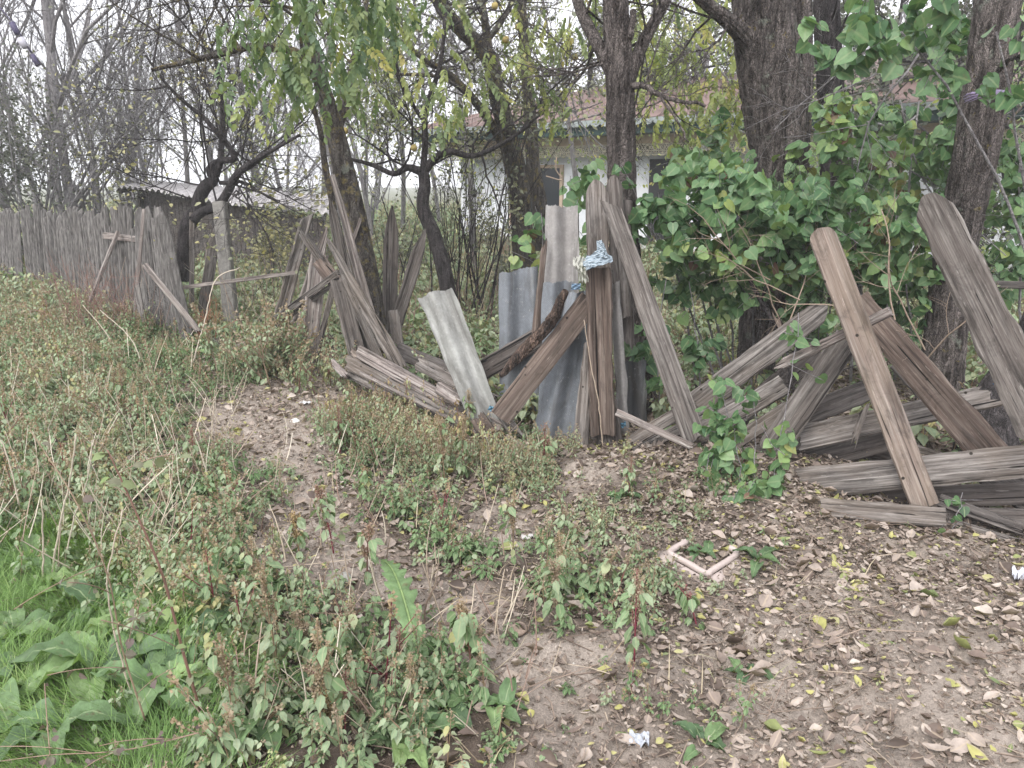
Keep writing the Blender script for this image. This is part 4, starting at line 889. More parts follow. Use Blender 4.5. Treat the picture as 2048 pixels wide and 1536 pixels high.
# T3: tree bending over in front of the house
t3 = [(1052, 560, 8.9, 46), (1044, 450, 8.9, 42), (1038, 370, 8.9, 42), (1022, 300, 8.9, 44), (1005, 230, 8.8, 38), (990, 170, 8.7, 36), (982, 125, 8.7, 36), (955, 88, 8.6, 34), (915, 52, 8.5, 30), (885, 15, 8.4, 30), (860, -40, 8.3, 26)]
t3b = [(978, 110, 8.7, 20), (972, 60, 8.7, 17), (964, 0, 8.7, 15), (960, -90, 8.7, 12)]
t3c = [(975, 80, 8.7, 13), (1005, 40, 8.7, 11), (1030, -10, 8.7, 9)]
t3d = [(1005, 285, 8.7, 20), (960, 215, 8.5, 18), (900, 150, 8.3, 14), (850, 120, 8.1, 11), (790, 75, 7.9, 8), (690, 20, 7.7, 6)]
t3e = [(990, 265, 8.6, 12), (945, 200, 8.3, 10), (880, 155, 8.1, 8), (780, 148, 7.9, 5)]
rs3 = np.random.RandomState(23)
def leaf3(A, tips, rs):
    cl = [(850, 170, 6.9, 60, 60), (890, 60, 7.1, 60, 60), (880, 240, 6.8, 60, 50), (800, 60, 6.9, 60, 60), (960, 210, 7.2, 50, 60), (1080, 160, 7.5, 70, 50), (1110, 220, 7.6, 60, 40), (1060, 60, 7.6, 60, 70), (1000, 120, 7.4, 50, 40), (1150, 80, 7.6, 60, 60)]
    for (u, v, Y, ru, rv) in cl:
        c = P(u, v - 20, Y); k = depth(u, v, Y) / F; n = int(ru * rv / 330); pos = ellipsoid(n, c, np.array([ru * k, .5, rv * k]), rs)
        sprays(A, pos, 1, .25, .66, rs, .7, .75, .16)
leaf3.mat = 'pinn'
make_tree("pinnate_tree", "grey barked tree bending left in front of the house with yellow green pinnate leaves", [t3, t3b, t3c, t3d, t3e], B_lich, 9, .09,
    shoots_along(t3, 10, rs3, (.6, 1.3), .01, .5) + shoots_along(t3d, 10, rs3, (.4, 1.0), .008) + shoots_along(t3b, 6, rs3, (.6, 1.2), .01), leaf=leaf3)
t3x = [(1085, 500, 9.6, 34), (1078, 400, 9.6, 30), (1066, 330, 9.6, 28), (1062, 250, 9.6, 26), (1055, 170, 9.6, 24), (1048, 80, 9.6, 22), (1042, 0, 9.6, 20), (1040, -100, 9.6, 16)]
make_tree("slender_tree", "slender straight orange lichened trunk just right of the bending tree", [t3x], B_lich, 12, .08, shoots_along(t3x, 14, rs3, (.7, 1.5), .012, .45), sides=18)

# T4: straight furrowed trunk in the middle
t4 = [(1278, 840, 4.95, 80), (1262, 700, 5.0, 68), (1252, 560, 5.05, 62), (1246, 400, 5.1, 60), (1243, 280, 5.1, 60), (1240, 160, 5.1, 62), (1234, 60, 5.1, 56), (1230, -30, 5.1, 52), (1226, -200, 5.1, 44)]
t4b = [(1236, 175, 5.1, 26), (1206, 108, 5.1, 26), (1180, 60, 5.15, 24), (1158, 10, 5.2, 22), (1140, -60, 5.25, 18)]
t4c = [(1250, 185, 5.1, 28), (1278, 105, 5.1, 27), (1305, 50, 5.15, 24), (1338, -10, 5.2, 20), (1370, -90, 5.2, 16)]
t4d = [(1262, 172, 5.05, 16), (1290, 172, 4.95, 12), (1330, 196, 4.9, 9), (1410, 210, 4.85, 6)]
t4e = [(1268, 22, 5.05, 14), (1262, 80, 5.0, 12)]
t4f = [(1318, 190, 4.9, 6), (1350, 235, 4.85, 5), (1378, 285, 4.8, 3)]
rs4 = np.random.RandomState(24)
def leaf4(A, tips, rs):
    cl = [(1330, 120, 6.8, 60, 60), (1400, 200, 6.8, 70, 60), (1350, 250, 6.8, 50, 40), (1420, 60, 7.0, 60, 60), (1440, 260, 6.8, 40, 50), (1180, 30, 6.0, 50, 40), (1460, 150, 6.8, 40, 70), (1400, 280, 6.8, 60, 30), (1290, 180, 6.8, 40, 50), (1450, 220, 6.6, 50, 60), (1300, 40, 6.8, 50, 50), (1400, 0, 6.6, 70, 40)]
    for (u, v, Y, ru, rv) in cl:
        c = P(u, v - 15, Y); k = depth(u, v, Y) / F; n = int(ru * rv / 170); pos = ellipsoid(n, c, np.array([ru * k, .5, rv * k]), rs)
        sprays(A, pos, 1, .20, .72, rs, .6, .8, .14)
leaf4.mat = 'pinn'
make_tree("forked_tree", "straight dark furrowed trunk with a branch to either side above the striped cloth", [t4, t4b, t4c, t4d, t4e, t4f], B_main, 14, .16,
    shoots_along(t4b, 7, rs4, (.5, 1.0), .009) + shoots_along(t4c, 9, rs4, (.5, 1.1), .009) + shoots_along(t4d, 6, rs4, (.3, .6), .005, bias=(0, 0, -.1)), leaf=leaf4, sides=44, fine=.03)
# T5: thick twin trunk
t5 = [(1512, 740, 5.6, 70), (1520, 640, 5.6, 72), (1545, 520, 5.6, 92), (1552, 400, 5.6, 108), (1556, 300, 5.6, 112), (1545, 180, 5.6, 132), (1532, 80, 5.6, 136), (1528, -20, 5.6, 130), (1520, -180, 5.6, 110)]
t5b = [(1600, 520, 5.62, 40), (1590, 400, 5.62, 56), (1588, 280, 5.62, 60), (1592, 150, 5.62, 66), (1590, 0, 5.6, 70), (1592, -160, 5.6, 60)]
t5c = [(1530, 120, 5.5, 50), (1490, 72, 5.45, 38), (1455, 40, 5.4, 30), (1410, 5, 5.35, 24), (1370, -30, 5.3, 18)]
rs5 = np.random.RandomState(25)
make_tree("twin_trunk_tree", "thickest trunk of the yard, double stemmed, rising behind the heart leaved hedge", [t5, t5b, t5c], B_big, 16, .15, shoots_along(t5c, 7, rs5, (.5, 1.1), .009), sides=56, fine=.035)
t6 = [(1690, 600, 6.4, 66), (1672, 400, 6.4, 60), (1662, 200, 6.4, 56), (1655, 80, 6.4, 54), (1652, -60, 6.4, 50), (1650, -200, 6.4, 46)]
make_tree("dark_tree", "dark straight trunk half hidden by leaves right of the thickest trunk", [t6], B_dark, 18, .15, shoots_along(t6, 5, rs5, (.6, 1.2), .01, .6), sides=30)
t7 = [(1876, 860, 4.95, 96), (1888, 700, 4.95, 78), (1902, 560, 4.95, 74), (1928, 420, 4.95, 74), (1952, 300, 4.95, 80), (1968, 200, 4.95, 82), (1984, 90, 4.95, 84), (1996, 0, 4.95, 84), (2015, -160, 4.95, 76)]
t7b = [(1960, 180, 4.8, 12), (2010, 130, 4.6, 9), (2070, 90, 4.4, 6)]
make_tree("leaning_tree", "tall rough trunk leaning right with a lilac ribbon tied round it", [t7, t7b], B_big, 20, .12, shoots_along(t7, 5, rs5, (.5, 1.2), .01, .5), sides=44, fine=.035)
st = [(1985, 1010, 4.1, 150), (1975, 930, 4.15, 120), (1972, 860, 4.2, 100), (1990, 800, 4.25, 84), (2030, 740, 4.3, 70), (2070, 660, 4.3, 60), (2100, 560, 4.3, 54)]
make_tree("dark_tree", "dark mossy trunk base in shade behind the right end of the heap", [st], B_dark, 22, .15, sides=36)
lb = [(1640, 800, 4.7, 12), (1600, 700, 4.7, 12), (1545, 640, 4.7, 10), (1500, 560, 4.8, 8)]
make_tree("bare_sapling", "thin dead sapling between the heap and the twin trunk", [lb], B_dark, 23, 0, shoots_along(lb, 10, rs5, (.3, .8), .005))

# T8: crooked bare fruit tree by the old fence
t8 = [(362, 560, 8.9, 32), (368, 505, 8.9, 30), (376, 450, 8.9, 30), (396, 420, 8.9, 28), (397, 400, 8.9, 26), (412, 372, 8.9, 26), (428, 358, 8.9, 22), (420, 338, 8.9, 18), (441, 322, 8.9, 15), (468, 318, 8.8, 13), (461, 297, 8.8, 12), (436, 268, 8.7, 10), (408, 236, 8.7, 9), (376, 210, 8.6, 8), (336, 172, 8.5, 6), (290, 110, 8.4, 4)]
t8b = [(432, 352, 8.9, 15), (441, 320, 8.9, 13), (443, 290, 9, 12), (446, 234, 9, 11), (440, 176, 9, 9), (430, 117, 9, 8), (410, 88, 9, 7), (386, 48, 9, 5), (372, -10, 9, 4)]
t8c = [(384, 440, 8.8, 18), (405, 424, 8.8, 18), (435, 412, 8.7, 18), (456, 383, 8.7, 18), (472, 352, 8.6, 16), (508, 322, 8.5, 12), (546, 300, 8.4, 8), (600, 270, 8.3, 5)]
t8d = [(440, 366, 8.8, 9), (486, 366, 8.7, 7), (520, 385, 8.6, 5), (560, 402, 8.5, 3)]
rs8 = np.random.RandomState(26)
def leaf8(A, tips, rs):
    pos = np.array([t[0] for t in tips]); pos = pos[rs.rand(len(pos)) < .10]; pos = pos + rs.randn(*pos.shape) * .03; leafcloud(A, T_oval(.3), pos, .06, .85, rs, tj=.15)
leaf8.mat = 'grey'
S8 = dict(TS, kids=(7, 6, 3), wander=.12, ang=(20, 55), ratio=(.45, .75))
make_tree("fruit_tree", "crooked dark bare fruit tree curving over the end of the picket fence", [t8, t8b, t8c, t8d], B_dark, 26, .07,
    sum([shoots_along(q, n, rs8, (.8, 1.7), .011, .25, b, .7) for q, n, b in ((t8, 10, (-.3, 0, .6)), (t8b, 12, (0, 0, .6)), (t8c, 10, (.3, 0, .5)), (t8d, 3, (0, 0, .2)))], []), S8, leaf8, sides=16)

# ------------------------------------------------------------------ bare wood behind on the left, and beyond the house
def wood_tree_acc(seed, H=8.0, bush=False):
    rs = np.random.RandomState(seed); A = Acc(); tips = []
    n = 9; pts = [np.zeros(3)]; d = np.array([rs.randn() * .05, rs.randn() * .05, 1.])
    for i in range(n): d = nrmz(d + rs.randn(3) * .05 + [0, 0, .05]); pts.append(pts[-1] + d * H / n)
    pts = np.array(pts); r0 = H * .0075; tube(A, pts, np.linspace(r0, r0 * .25, n + 1), 7, 0, cap=False)
    S = dict(seg=(5, 4, 3, 2), sides=(4, 3, 3, 3), kids=(5, 4, 3), ang=(18, 48), ratio=(.4, .7), up=(.12, .08, .04, 0), wander=.12, rmin=.004)
    for k in range(13 if not bush else 22):
        t = rs.uniform(.18 if not bush else .05, .98); x = t * n; i = min(n - 1, int(x)); q = pts[i] + (pts[i + 1] - pts[i]) * (x - i)
        a = rs.rand() * 6.28; grow(A, q, np.array([math.cos(a), math.sin(a), rs.uniform(.5, 1.4)]), H * rs.uniform(.2, .42) * (1.2 - .6 * t), r0 * .42 * (1.1 - .7 * t), 0, S, tips, rs)
    return A, tips
protos = [wood_tree_acc(300 + k, 9.0, k % 2 == 1) for k in range(4)]
proto_meshes = []
for A, tips in protos:
    o = A.build("bare_wood_tree", B_grey); proto_meshes.append(o.data); bpy.data.objects.remove(o)
spots = [(30, 13.0, 9, 0, "slim bare tree at the far left edge above the picket fence"), (112, 14.5, 10, 1, "tall bare tree just left of the lichened thick bare one"), (150, 13.2, 12, 2, "tallest bare tree with the thickest grey trunk over the picket fence"), (185, 16.0, 9, 3, "bare tree close right of the tallest bare tree"),
    (240, 18.0, 8, 1, "bushy bare tree left of the shed roof"), (-60, 15.0, 9, 1, "bushy bare tree cut off by the left edge"), (70, 18, 10, 3, "pale bare tree between the two tall ones at the left"), (310, 20.0, 8, 0, "pale bare tree standing behind the shed roof"), (365, 19, 9, 2, "bare tree behind the crooked fruit tree"),
    (445, 18.0, 8, 1, "bushy bare tree right of the crooked fruit tree"), (520, 17, 7, 3, "bare tree behind the right part of the shed roof"), (575, 21, 9, 0, "thin bare tree left of the lichened trunk"), (640, 18, 8, 2, "bare tree seen just behind the lichened trunk"), (740, 17, 8, 1, "bushy bare tree between lichened trunk and quince"), (800, 20, 9, 3, "pale bare tree behind the quince crown"),
    (880, 24, 9, 0, "bare tree rising behind the left end of the house"), (960, 26, 10, 1, "bare tree over the hip of the red roof"), (1120, 27, 10, 2, "bare tree over the red roof left of the dormer"), (1360, 24, 10, 3, "bare tree over the red roof right of the furrowed trunk"), (1460, 22, 10, 1, "bare tree behind the roof beside the twin trunk"), (1780, 19, 9, 0, "bare tree at the far right behind the leaves"), (1900, 16, 8, 2, "bare tree just left of the leaning trunk top")]
for i, (u, Y, H, k, lb_) in enumerate(spots):
    base = np.array([(u - CX) / F * Y / ray(u, HORIZ)[1] , Y, -.05]); root = empty("bare_tree", (0, 0, 0), lb_, "tree", "bare trees beyond the yard")
    o = bpy.data.objects.new("crown_and_trunk", proto_meshes[k]); COL.objects.link(o); o.name = "trunk"; o.parent = root
    root.location = Vector(base.tolist()); root.rotation_euler = (0, 0, i * 1.7); s = H / 9.0; root.scale = (s, s, s)
# thin leafage for some of them
for (u, Y, z0, ru, rz, n, tint, sz, lb_, grp) in ((150, 13.5, 2.2, 1.5, 1.6, 900, .75, .06, "olive leafed bush behind the picket fence top", None), (30, 12.6, 2.0, .9, 1.8, 2200, .1, .07, "dark evergreen bush at the far left behind the fence", None), (260, 15.5, 2.6, 2.2, 1.6, 1800, .45, .06, "dull green shrub above the left gable of the shed", None), (450, 16, 3.2, 2.0, 1.8, 1200, .5, .06, "dull green shrub over the shed roof", None)):
    rs = np.random.RandomState(int(u)); base = np.array([(u - CX) / F * Y / ray(u, HORIZ)[1], Y, 0.]); root = empty("background_shrub", (0, 0, 0), lb_, "shrub", grp)
    A = Acc(); tips = []
    for k in range(14): grow(A, base + [rs.randn() * .2, rs.randn() * .2, 0], np.array([rs.randn() * .35, rs.randn() * .35, 1]), z0 + rz * .8, .02, 0, dict(seg=(6, 4, 3), sides=(4, 3, 3), kids=(6, 4), ang=(20, 50), ratio=(.3, .5), up=(.05, .05, 0), wander=.1), tips, rs)
    A.build("stems", B_grey, root); A = Acc(); leafcloud(A, T_oval(.3), ellipsoid(n, base + [0, 0, z0], np.array([ru, .8, rz]), rs, .6), sz, tint, rs); A.build("foliage", M_greyleaf, root); settle(root, base)
# leafy dark-green trees behind house and yard at the upper right
for (u, v, Y, ru, rv, n, tint, lb_) in ((1400, 60, 17.5, 2.6, 1.9, 6500, .35, "small leaved tree behind the roof ridge right of the furrowed trunk"), (1180, 60, 19, 2.4, 2.0, 4500, .45, "small leaved tree behind the roof ridge left of the furrowed trunk"), (1780, 40, 13, 2.4, 1.7, 6500, .25, "dense leafed tree above the far end of the house"), (2000, 120, 10, 1.6, 1.8, 6500, .15, "dark leafed tree behind the leaning trunk")):
    rs = np.random.RandomState(int(u + 5)); c = P(u, v, Y); base = np.array([c[0], Y, 0.]); root = empty("leafy_tree", (0, 0, 0), lb_, "tree", "leafy trees behind the house")
    A = Acc(); tips = []; tube(A, np.array([base, (base + c) / 2 + [.1, 0, 0], c]), [.12, .09, .05], 8)
    for k in range(14): grow(A, base + (c - base) * rs.uniform(.55, 1), nrmz(rs.randn(3) + [0, 0, .3]), 1.8, .03, 0, dict(seg=(5, 4, 3), sides=(4, 3, 3), kids=(5, 4), ang=(25, 60), ratio=(.35, .55), up=(.03, .03, 0), wander=.12), tips, rs)
    A.build("trunk", B_dark, root)
    tp = np.array([t[0] for t in tips]); pos = tp[rs.randint(0, len(tp), n)] + rs.randn(n, 3) * .12; A = Acc(); leafcloud(A, T_oval(.32), pos, .085, tint, rs, tj=.18); A.build("crown", M_greyleaf, root); settle(root, base)
for (u, v, Y, ru, rv, n, tint, lb_) in ((900, 60, 11.5, 1.7, 1.1, 3000, .72, "pale yellow green crown in the gap left of the bending tree"), (1120, 110, 11, 1.2, 1.0, 1100, .78, "yellow green crown before the roof left of the furrowed trunk"), (1390, 90, 10.5, 1.2, 1.1, 1500, .78, "yellow green crown before the roof right of the furrowed trunk"), (620, 120, 12, 1.5, 1.0, 2200, .6, "light green crown in the gap behind the lichened tree"), (1770, 250, 8.6, 1.3, .9, 3600, .5, "leafy crown hiding the right end of the house")):
    rs = np.random.RandomState(int(u + 9)); c = P(u, v, Y); base = np.array([c[0] + .3, Y, 0.]); root = empty("leafy_tree", (0, 0, 0), lb_, "tree", "light leaved trees in the yard"); A = Acc(); tips = []; tube(A, np.array([base, (base + c) / 2 + [.1, 0, 0], c]), [.05, .04, .02], 7)
    for k in range(14): grow(A, base + (c - base) * rs.uniform(.7, 1.05), nrmz(rs.randn(3) * [ru, .7, rv]), 1.5, .014, 0, dict(seg=(5, 4, 3), sides=(4, 3, 3), kids=(5, 4), ang=(25, 60), ratio=(.35, .55), up=(.03, .0, 0), wander=.12), tips, rs)
    A.build("trunk", B_grey, root); tp = np.array([t[0] for t in tips]); pos = tp[rs.randint(0, len(tp), n)] + rs.randn(n, 3) * .10; A = Acc(); leafcloud(A, T_oval(.24), pos, .06, tint, rs, tj=.15, down=.8); A.build("crown", M_pinn, root); settle(root, base)
# far wood as one mass
A = Acc(); rs = np.random.RandomState(77); tm = [as_template(a) for a, _ in protos]
for i in range(70):
    Y = rs.uniform(24, 60); x = rs.uniform(-1.0, 1.0) * Y * .95; s = rs.uniform(.75, 1.25); a = rs.rand() * 6.28; c_, s_ = math.cos(a), math.sin(a)
    V, Fs, rib, t = tm[rs.randint(4)]; W = V * s; W = np.stack([W[:, 0] * c_ - W[:, 1] * s_, W[:, 0] * s_ + W[:, 1] * c_, W[:, 2]], -1) + [x, Y, 0]
    A.add(W, Fs)
tag(A.build("far_woods", B_far), "pale mass of bare woodland far beyond the yard", "woodland", kind="stuff")

# ------------------------------------------------------------------ heart leaved lilac hedge
HEART = T_heart(.22)
def hedge(name, label, blobs, seed, size=.085, tint=.50, dens=1.0, stems=(), cat="shrub", tj=.17, shell=.5, mat=None, T=HEART, face=.75):
    rs = np.random.RandomState(seed); root = empty(name, (0, 0, 0), label, cat); A = Acc(); B_ = Acc()
    for (u, v, Y, ru, rv, rY) in blobs:
        c = P(u, v, Y); k = depth(u, v, Y) / F; r = np.array([ru * k, rY, rv * k]); n = int(dens * 5.6 * (r[0] * r[2] + r[0] * r[1] * .6) / (size * size)); pos = ellipsoid(n, c, r, rs, shell)
        # leaves gather on twigs: snap a share of them to short lines
        m = max(2, n // 9); tw = pos[:m]; td = nrmz(rs.randn(m, 3) + [0, -.3, .4]); idx = rs.randint(0, m, n); s = rs.uniform(-.5, .5, n)[:, None] * size * 2.6
        pos = tw[idx] + td[idx] * s + rs.randn(n, 3) * size * .28
        leafcloud(A, T, pos, size, tint + .12 * rs.randn(), rs, .55, face, tj, .75)
        for i in range(0, m, 2): tube(B_, np.array([tw[i] - td[i] * size * 1.6, tw[i] + rs.randn(3) * .01, tw[i] + td[i] * size * 1.5]), .0022, 3, cap=False)
    for (a, b, c, r_) in stems:
        pa, pb, pc = P(*a), P(*b), P(*c); tube(B_, bez(pa, pb, pc, 12) + rs.randn(12, 3) * .006, np.linspace(r_, r_ * .5, 12), 6)
    if B_.n: B_.build("stems", B_grey, root)
    A.build("foliage", mat or M_lilac, root)
    q = P(*blobs[0][:3]); s0 = stems[0][0] if stems else None; settle(root, P(*s0) if s0 else [q[0], q[1], 0]); return root
stm = [((u0, 780 + d_, Y), (u0 + (u1 - u0) * .3, 620, Y), (u1, 430, Y - .1), .009) for u0, d_, u1, Y in ((1440, 20, 1290, 5.2), (1455, 10, 1330, 5.2), (1450, 0, 1400, 5.3), (1470, 0, 1440, 5.3), (1590, 0, 1480, 5.3), (1500, 15, 1520, 5.3), (1620, 10, 1640, 5.3), (1640, 0, 1700, 5.3), (1395, 0, 1330, 5.3), (1480, 20, 1340, 5.2), (1600, 0, 1560, 5.2), (1740, 0, 1700, 5.0), (1760, 0, 1790, 5.0), (1830, 0, 1800, 5.0))]
hedge("lilac_hedge", "broad heart leaved hedge hanging over the heap in front of the twin trunk", [(1310, 400, 4.75, 70, 55, .30), (1390, 420, 4.7, 95, 90, .35), (1560, 470, 4.9, 120, 110, .2), (1700, 520, 4.95, 130, 100, .2), (1840, 520, 5.0, 80, 110, .2), (1420, 560, 5.1, 110, 60, .2), (1800, 640, 5.05, 60, 50, .2), (1600, 640, 5.0, 80, 50, .2), (1480, 430, 4.65, 100, 90, .35), (1570, 440, 4.65, 100, 85, .35), (1340, 480, 4.8, 60, 50, .3), (1450, 520, 4.75, 80, 45, .3), (1660, 450, 4.7, 90, 90, .35), (1750, 470, 4.75, 80, 90, .3), (1570, 540, 4.75, 70, 40, .25), (1420, 350, 4.8, 80, 40, .3), (1520, 370, 4.7, 80, 40, .3), (1600, 600, 4.9, 40, 40, .2), (1820, 420, 4.8, 60, 80, .3), (1400, 330, 5.2, 60, 40, .2), (1350, 360, 5.2, 50, 40, .15), (1800, 430, 5.8, 190, 120, .2), (1600, 480, 5.9, 160, 90, .2), (1950, 560, 5.6, 90, 80, .2)], 41, .080, .52, 1.7, stm)
hedge("climbing_shrub", "leafy shrub climbing the right side of the twin trunk", [(1650, 230, 5.2, 50, 60, .25), (1730, 250, 5.4, 80, 80, .2), (1830, 380, 5.3, 90, 80, .2), (1900, 300, 5.5, 60, 90, .2), (1440, 350, 5.5, 70, 60, .2), (1680, 300, 5.1, 60, 60, .25), (1720, 370, 5.0, 70, 50, .3), (1780, 320, 5.1, 60, 60, .3), (1850, 300, 5.2, 50, 70, .3), (1690, 190, 5.2, 50, 40, .25), (1870, 200, 5.3, 50, 60, .3), (1610, 330, 5.2, 35, 50, .2), (1440, 290, 5.4, 50, 50, .2), (1490, 330, 5.3, 40, 35, .2)], 42, .080, .55, 1.05, [((1700, 760, 5.3), (1720, 500, 5.2), (1700, 200, 5.2), .012), ((1790, 760, 5.3), (1800, 500, 5.2), (1840, 200, 5.2), .012)])
hedge("overhanging_shrub", "large dark leaves overhanging at the top right before the dark trunk", [(1680, 40, 4.3, 60, 45, .25), (1760, 60, 4.3, 80, 50, .3), (1850, 30, 4.4, 90, 50, .3), (1700, 110, 4.4, 50, 40, .25), (1900, 90, 5.6, 70, 60, .3), (2050, 60, 4.4, 30, 70, .2), (1860, 120, 4.6, 60, 40, .25), (2040, 180, 4.4, 40, 60, .25)], 43, .092, .38, .95, [((2080, 700, 4.6), (2060, 350, 4.5), (1800, 60, 4.4), .012), ((2080, 700, 4.6), (2050, 300, 4.5), (1990, 60, 4.3), .012)])
hedge("bush", "green bush right of the leaning trunk at the picture edge", [(2040, 300, 5.2, 60, 90, .3), (2060, 380, 5.4, 60, 200, .3), (2030, 420, 5.1, 60, 70, .3), (2040, 520, 4.9, 60, 40, .3), (2000, 260, 5.6, 50, 80, .3)], 44, .078, .45, 1.1, [((2040, 760, 5.1), (2040, 560, 5.1), (2040, 330, 5.1), .012)])
hedge("sucker_shrub", "leafy suckers low under the long purple grey plank", [(1310, 640, 4.75, 40, 35, .15), (1300, 720, 4.7, 45, 45, .15), (1330, 780, 4.6, 40, 40, .15), (1390, 690, 4.8, 45, 40, .2), (1410, 620, 4.9, 40, 30, .2), (1480, 600, 4.95, 50, 30, .2), (1360, 560, 5.0, 40, 30, .2), (1270, 470, 4.9, 30, 60, .15), (1440, 700, 4.7, 40, 30, .15)], 45, .08, .38, .65, [((1320, 830, 4.75), (1310, 700, 4.75), (1330, 560, 4.75), .006), ((1400, 800, 4.8), (1400, 700, 4.8), (1380, 560, 4.8), .006)])
hedge("young_lilac", "bright leaved young lilac growing between the roofing sheets and the trunk", [(1080, 460, 5.2, 28, 50, .12), (1060, 520, 5.2, 30, 25, .12), (1135, 370, 5.3, 45, 40, .15), (1160, 345, 5.3, 30, 22, .12), (1175, 410, 5.2, 25, 35, .1), (1180, 480, 5.1, 14, 40, .1)], 46, .088, .6, .8, [((1120, 800, 5.25), (1110, 600, 5.2), (1080, 430, 5.2), .006), ((1130, 800, 5.25), (1150, 600, 5.2), (1140, 350, 5.3), .006)])
hedge("lilac_sapling", "thin leafy sapling growing in front of the right heap", [(1450, 860, 3.55, 50, 45, .12), (1500, 900, 3.5, 60, 50, .12), (1430, 920, 3.55, 40, 35, .1), (1530, 960, 3.45, 50, 35, .12), (1440, 790, 3.6, 30, 30, .1), (1500, 800, 3.6, 25, 30, .08), (1480, 980, 3.4, 50, 30, .1), (1595, 660, 3.6, 14, 40, .05), (1610, 740, 3.6, 12, 30, .05), (1565, 860, 3.5, 20, 30, .06)], 47, .062, .55, 1.3, [((1540, 1020, 3.4), (1560, 880, 3.5), (1600, 630, 3.6), .004), ((1480, 1040, 3.4), (1500, 940, 3.5), (1440, 770, 3.6), .004), ((1500, 1040, 3.4), (1520, 940, 3.5), (1505, 790, 3.6), .004), ((1430, 1040, 3.4), (1400, 960, 3.5), (1420, 900, 3.5), .004)])
hedge("sapling_shoot", "small leafy shoot sprouting beside the foot of the squared plank", [(1915, 1030, 3.05, 26, 26, .05), (1895, 1060, 3.0, 20, 18, .05), (1930, 1000, 3.05, 12, 14, .04)], 48, .05, .45, .7, [((1900, 1090, 3.0), (1905, 1050, 3.02), (1925, 990, 3.05), .003)])
# bleached dead twigs
def twigs(label, starts, seed, L=(.5, .9), r=.005, mat=None, kids=(4, 3)):
    rs = np.random.RandomState(seed); A = Acc(); tips = []
    for (u, v, Y, dx, dz) in starts: grow(A, P(u, v, Y), np.array([dx, rs.uniform(-.3, .3), dz]), rs.uniform(*L), r, 0, dict(seg=(6, 4, 3), sides=(5, 4, 3), kids=kids, ang=(25, 65), ratio=(.35, .6), up=(-.02, 0, 0), wander=.16, taper=.5), tips, rs)
    o = A.build("dead_twigs", mat or M_straw); return tag(o, label, "twigs", kind=None)
twigs("bleached dead twigs tangled beside the top of the wide brown plank", [(1790, 640, 3.7, -.2, 1), (1850, 700, 3.8, -.5, 1), (1880, 760, 3.8, -.7, .5), (1760, 620, 3.9, -.6, .6), (1840, 760, 3.7, .2, .8)], 61)
twigs("pale dead twigs standing out before the twin trunk above the stub", [(1560, 640, 4.5, -.4, 1), (1580, 640, 4.5, .3, 1), (1600, 600, 4.4, -.8, .5), (1540, 560, 4.5, -.9, .2)], 62)
twigs("tangle of grey bare twigs hanging at the upper right over the house end", [(1870, 60, 4.8, -.9, -.6), (1880, 40, 4.8, -1, -.4), (1850, 90, 5.0, -.6, -.9), (1800, 200, 5.4, .3, -.8), (1780, 220, 5.5, .6, -.5), (1840, 230, 5.5, -.3, -.8), (1760, 300, 5.5, .4, -.4)], 63, (.7, 1.2), .007, B_grey, (6, 5))
# ------------------------------------------------------------------ weeds
def weed_plant(seed, H=1.0, nl=16, leaf=.16, wd=.30, head=0.0, branch=0, stem_t=.72, droop=.5, lt=.0):
    """upright weed of height about 1 (scaled when placed)"""
    rs = np.random.RandomState(seed); A = Acc(); T = T_oval(wd, .25, .3)
    stems = [np.array([[0, 0, 0], [rs.randn() * .03, rs.randn() * .03, .5], [rs.randn() * .07, rs.randn() * .07, 1.0]])]
    for b in range(branch):
        h = rs.uniform(.12, .5); a = rs.rand() * 6.28; o = stems[0][1] * h * 2 * np.array([1, 1, 1]); e = o + np.array([math.cos(a), math.sin(a), 0]) * rs.uniform(.2, .4) + [0, 0, rs.uniform(.2, .4)]
        stems.append(np.array([o, (o + e) / 2 + [0, 0, -.03], e]))
    for i, s in enumerate(stems):
        p = bez(s[0], s[1], s[2], 6); tube(A, p, np.linspace(.014 if i == 0 else .009, .005, 6), 3, stem_t, cap=False)
        k = nl if i == 0 else max(3, nl // 3); t = np.sort(rs.uniform(.12, 1.0, k)); q = (1 - t)[:, None] ** 2 * s[0] + (2 * t * (1 - t))[:, None] * s[1] + (t * t)[:, None] * s[2]
        a = rs.rand(k) * 6.28; out = np.stack([np.cos(a), np.sin(a), np.zeros(k)], -1); sz = leaf * (1.15 - .6 * t) * rs.uniform(.7, 1.2, k); q2 = q + out * (sz * .45)[:, None] + [0, 0, .01]
        inst(A, T, q2, out + np.stack([0 * t, 0 * t, -droop * rs.uniform(.2, 1.3, k)], -1), np.tile([0, 0, 1.], (k, 1)) + rs.randn(k, 3) * .25, sz, lt + rs.randn(k) * .035)
        if head:
            m = int(head * (26 if i == 0 else 12)); tt = rs.uniform(.62, 1.08, m); pc = s[2] * np.minimum(tt, 1)[:, None] + (s[1] * (1 - np.minimum(tt, 1))[:, None]) + [0, 0, 0]; pc[:, 2] += np.maximum(0, tt - 1) * .9
            w_ = .045 * (1.15 - tt)[:, None] + .008; pc = pc + rs.randn(m, 3) * w_ * [1, 1, .6]
            inst(A, T_diam(.42, .3), pc, rs.randn(m, 3) + [0, 0, .5], rs.randn(m, 3), .035 + .015 * rs.rand(m), .68 + .09 * rs.rand())
    V, Fs, rib, t = as_template(A); return V, Fs, rib, t
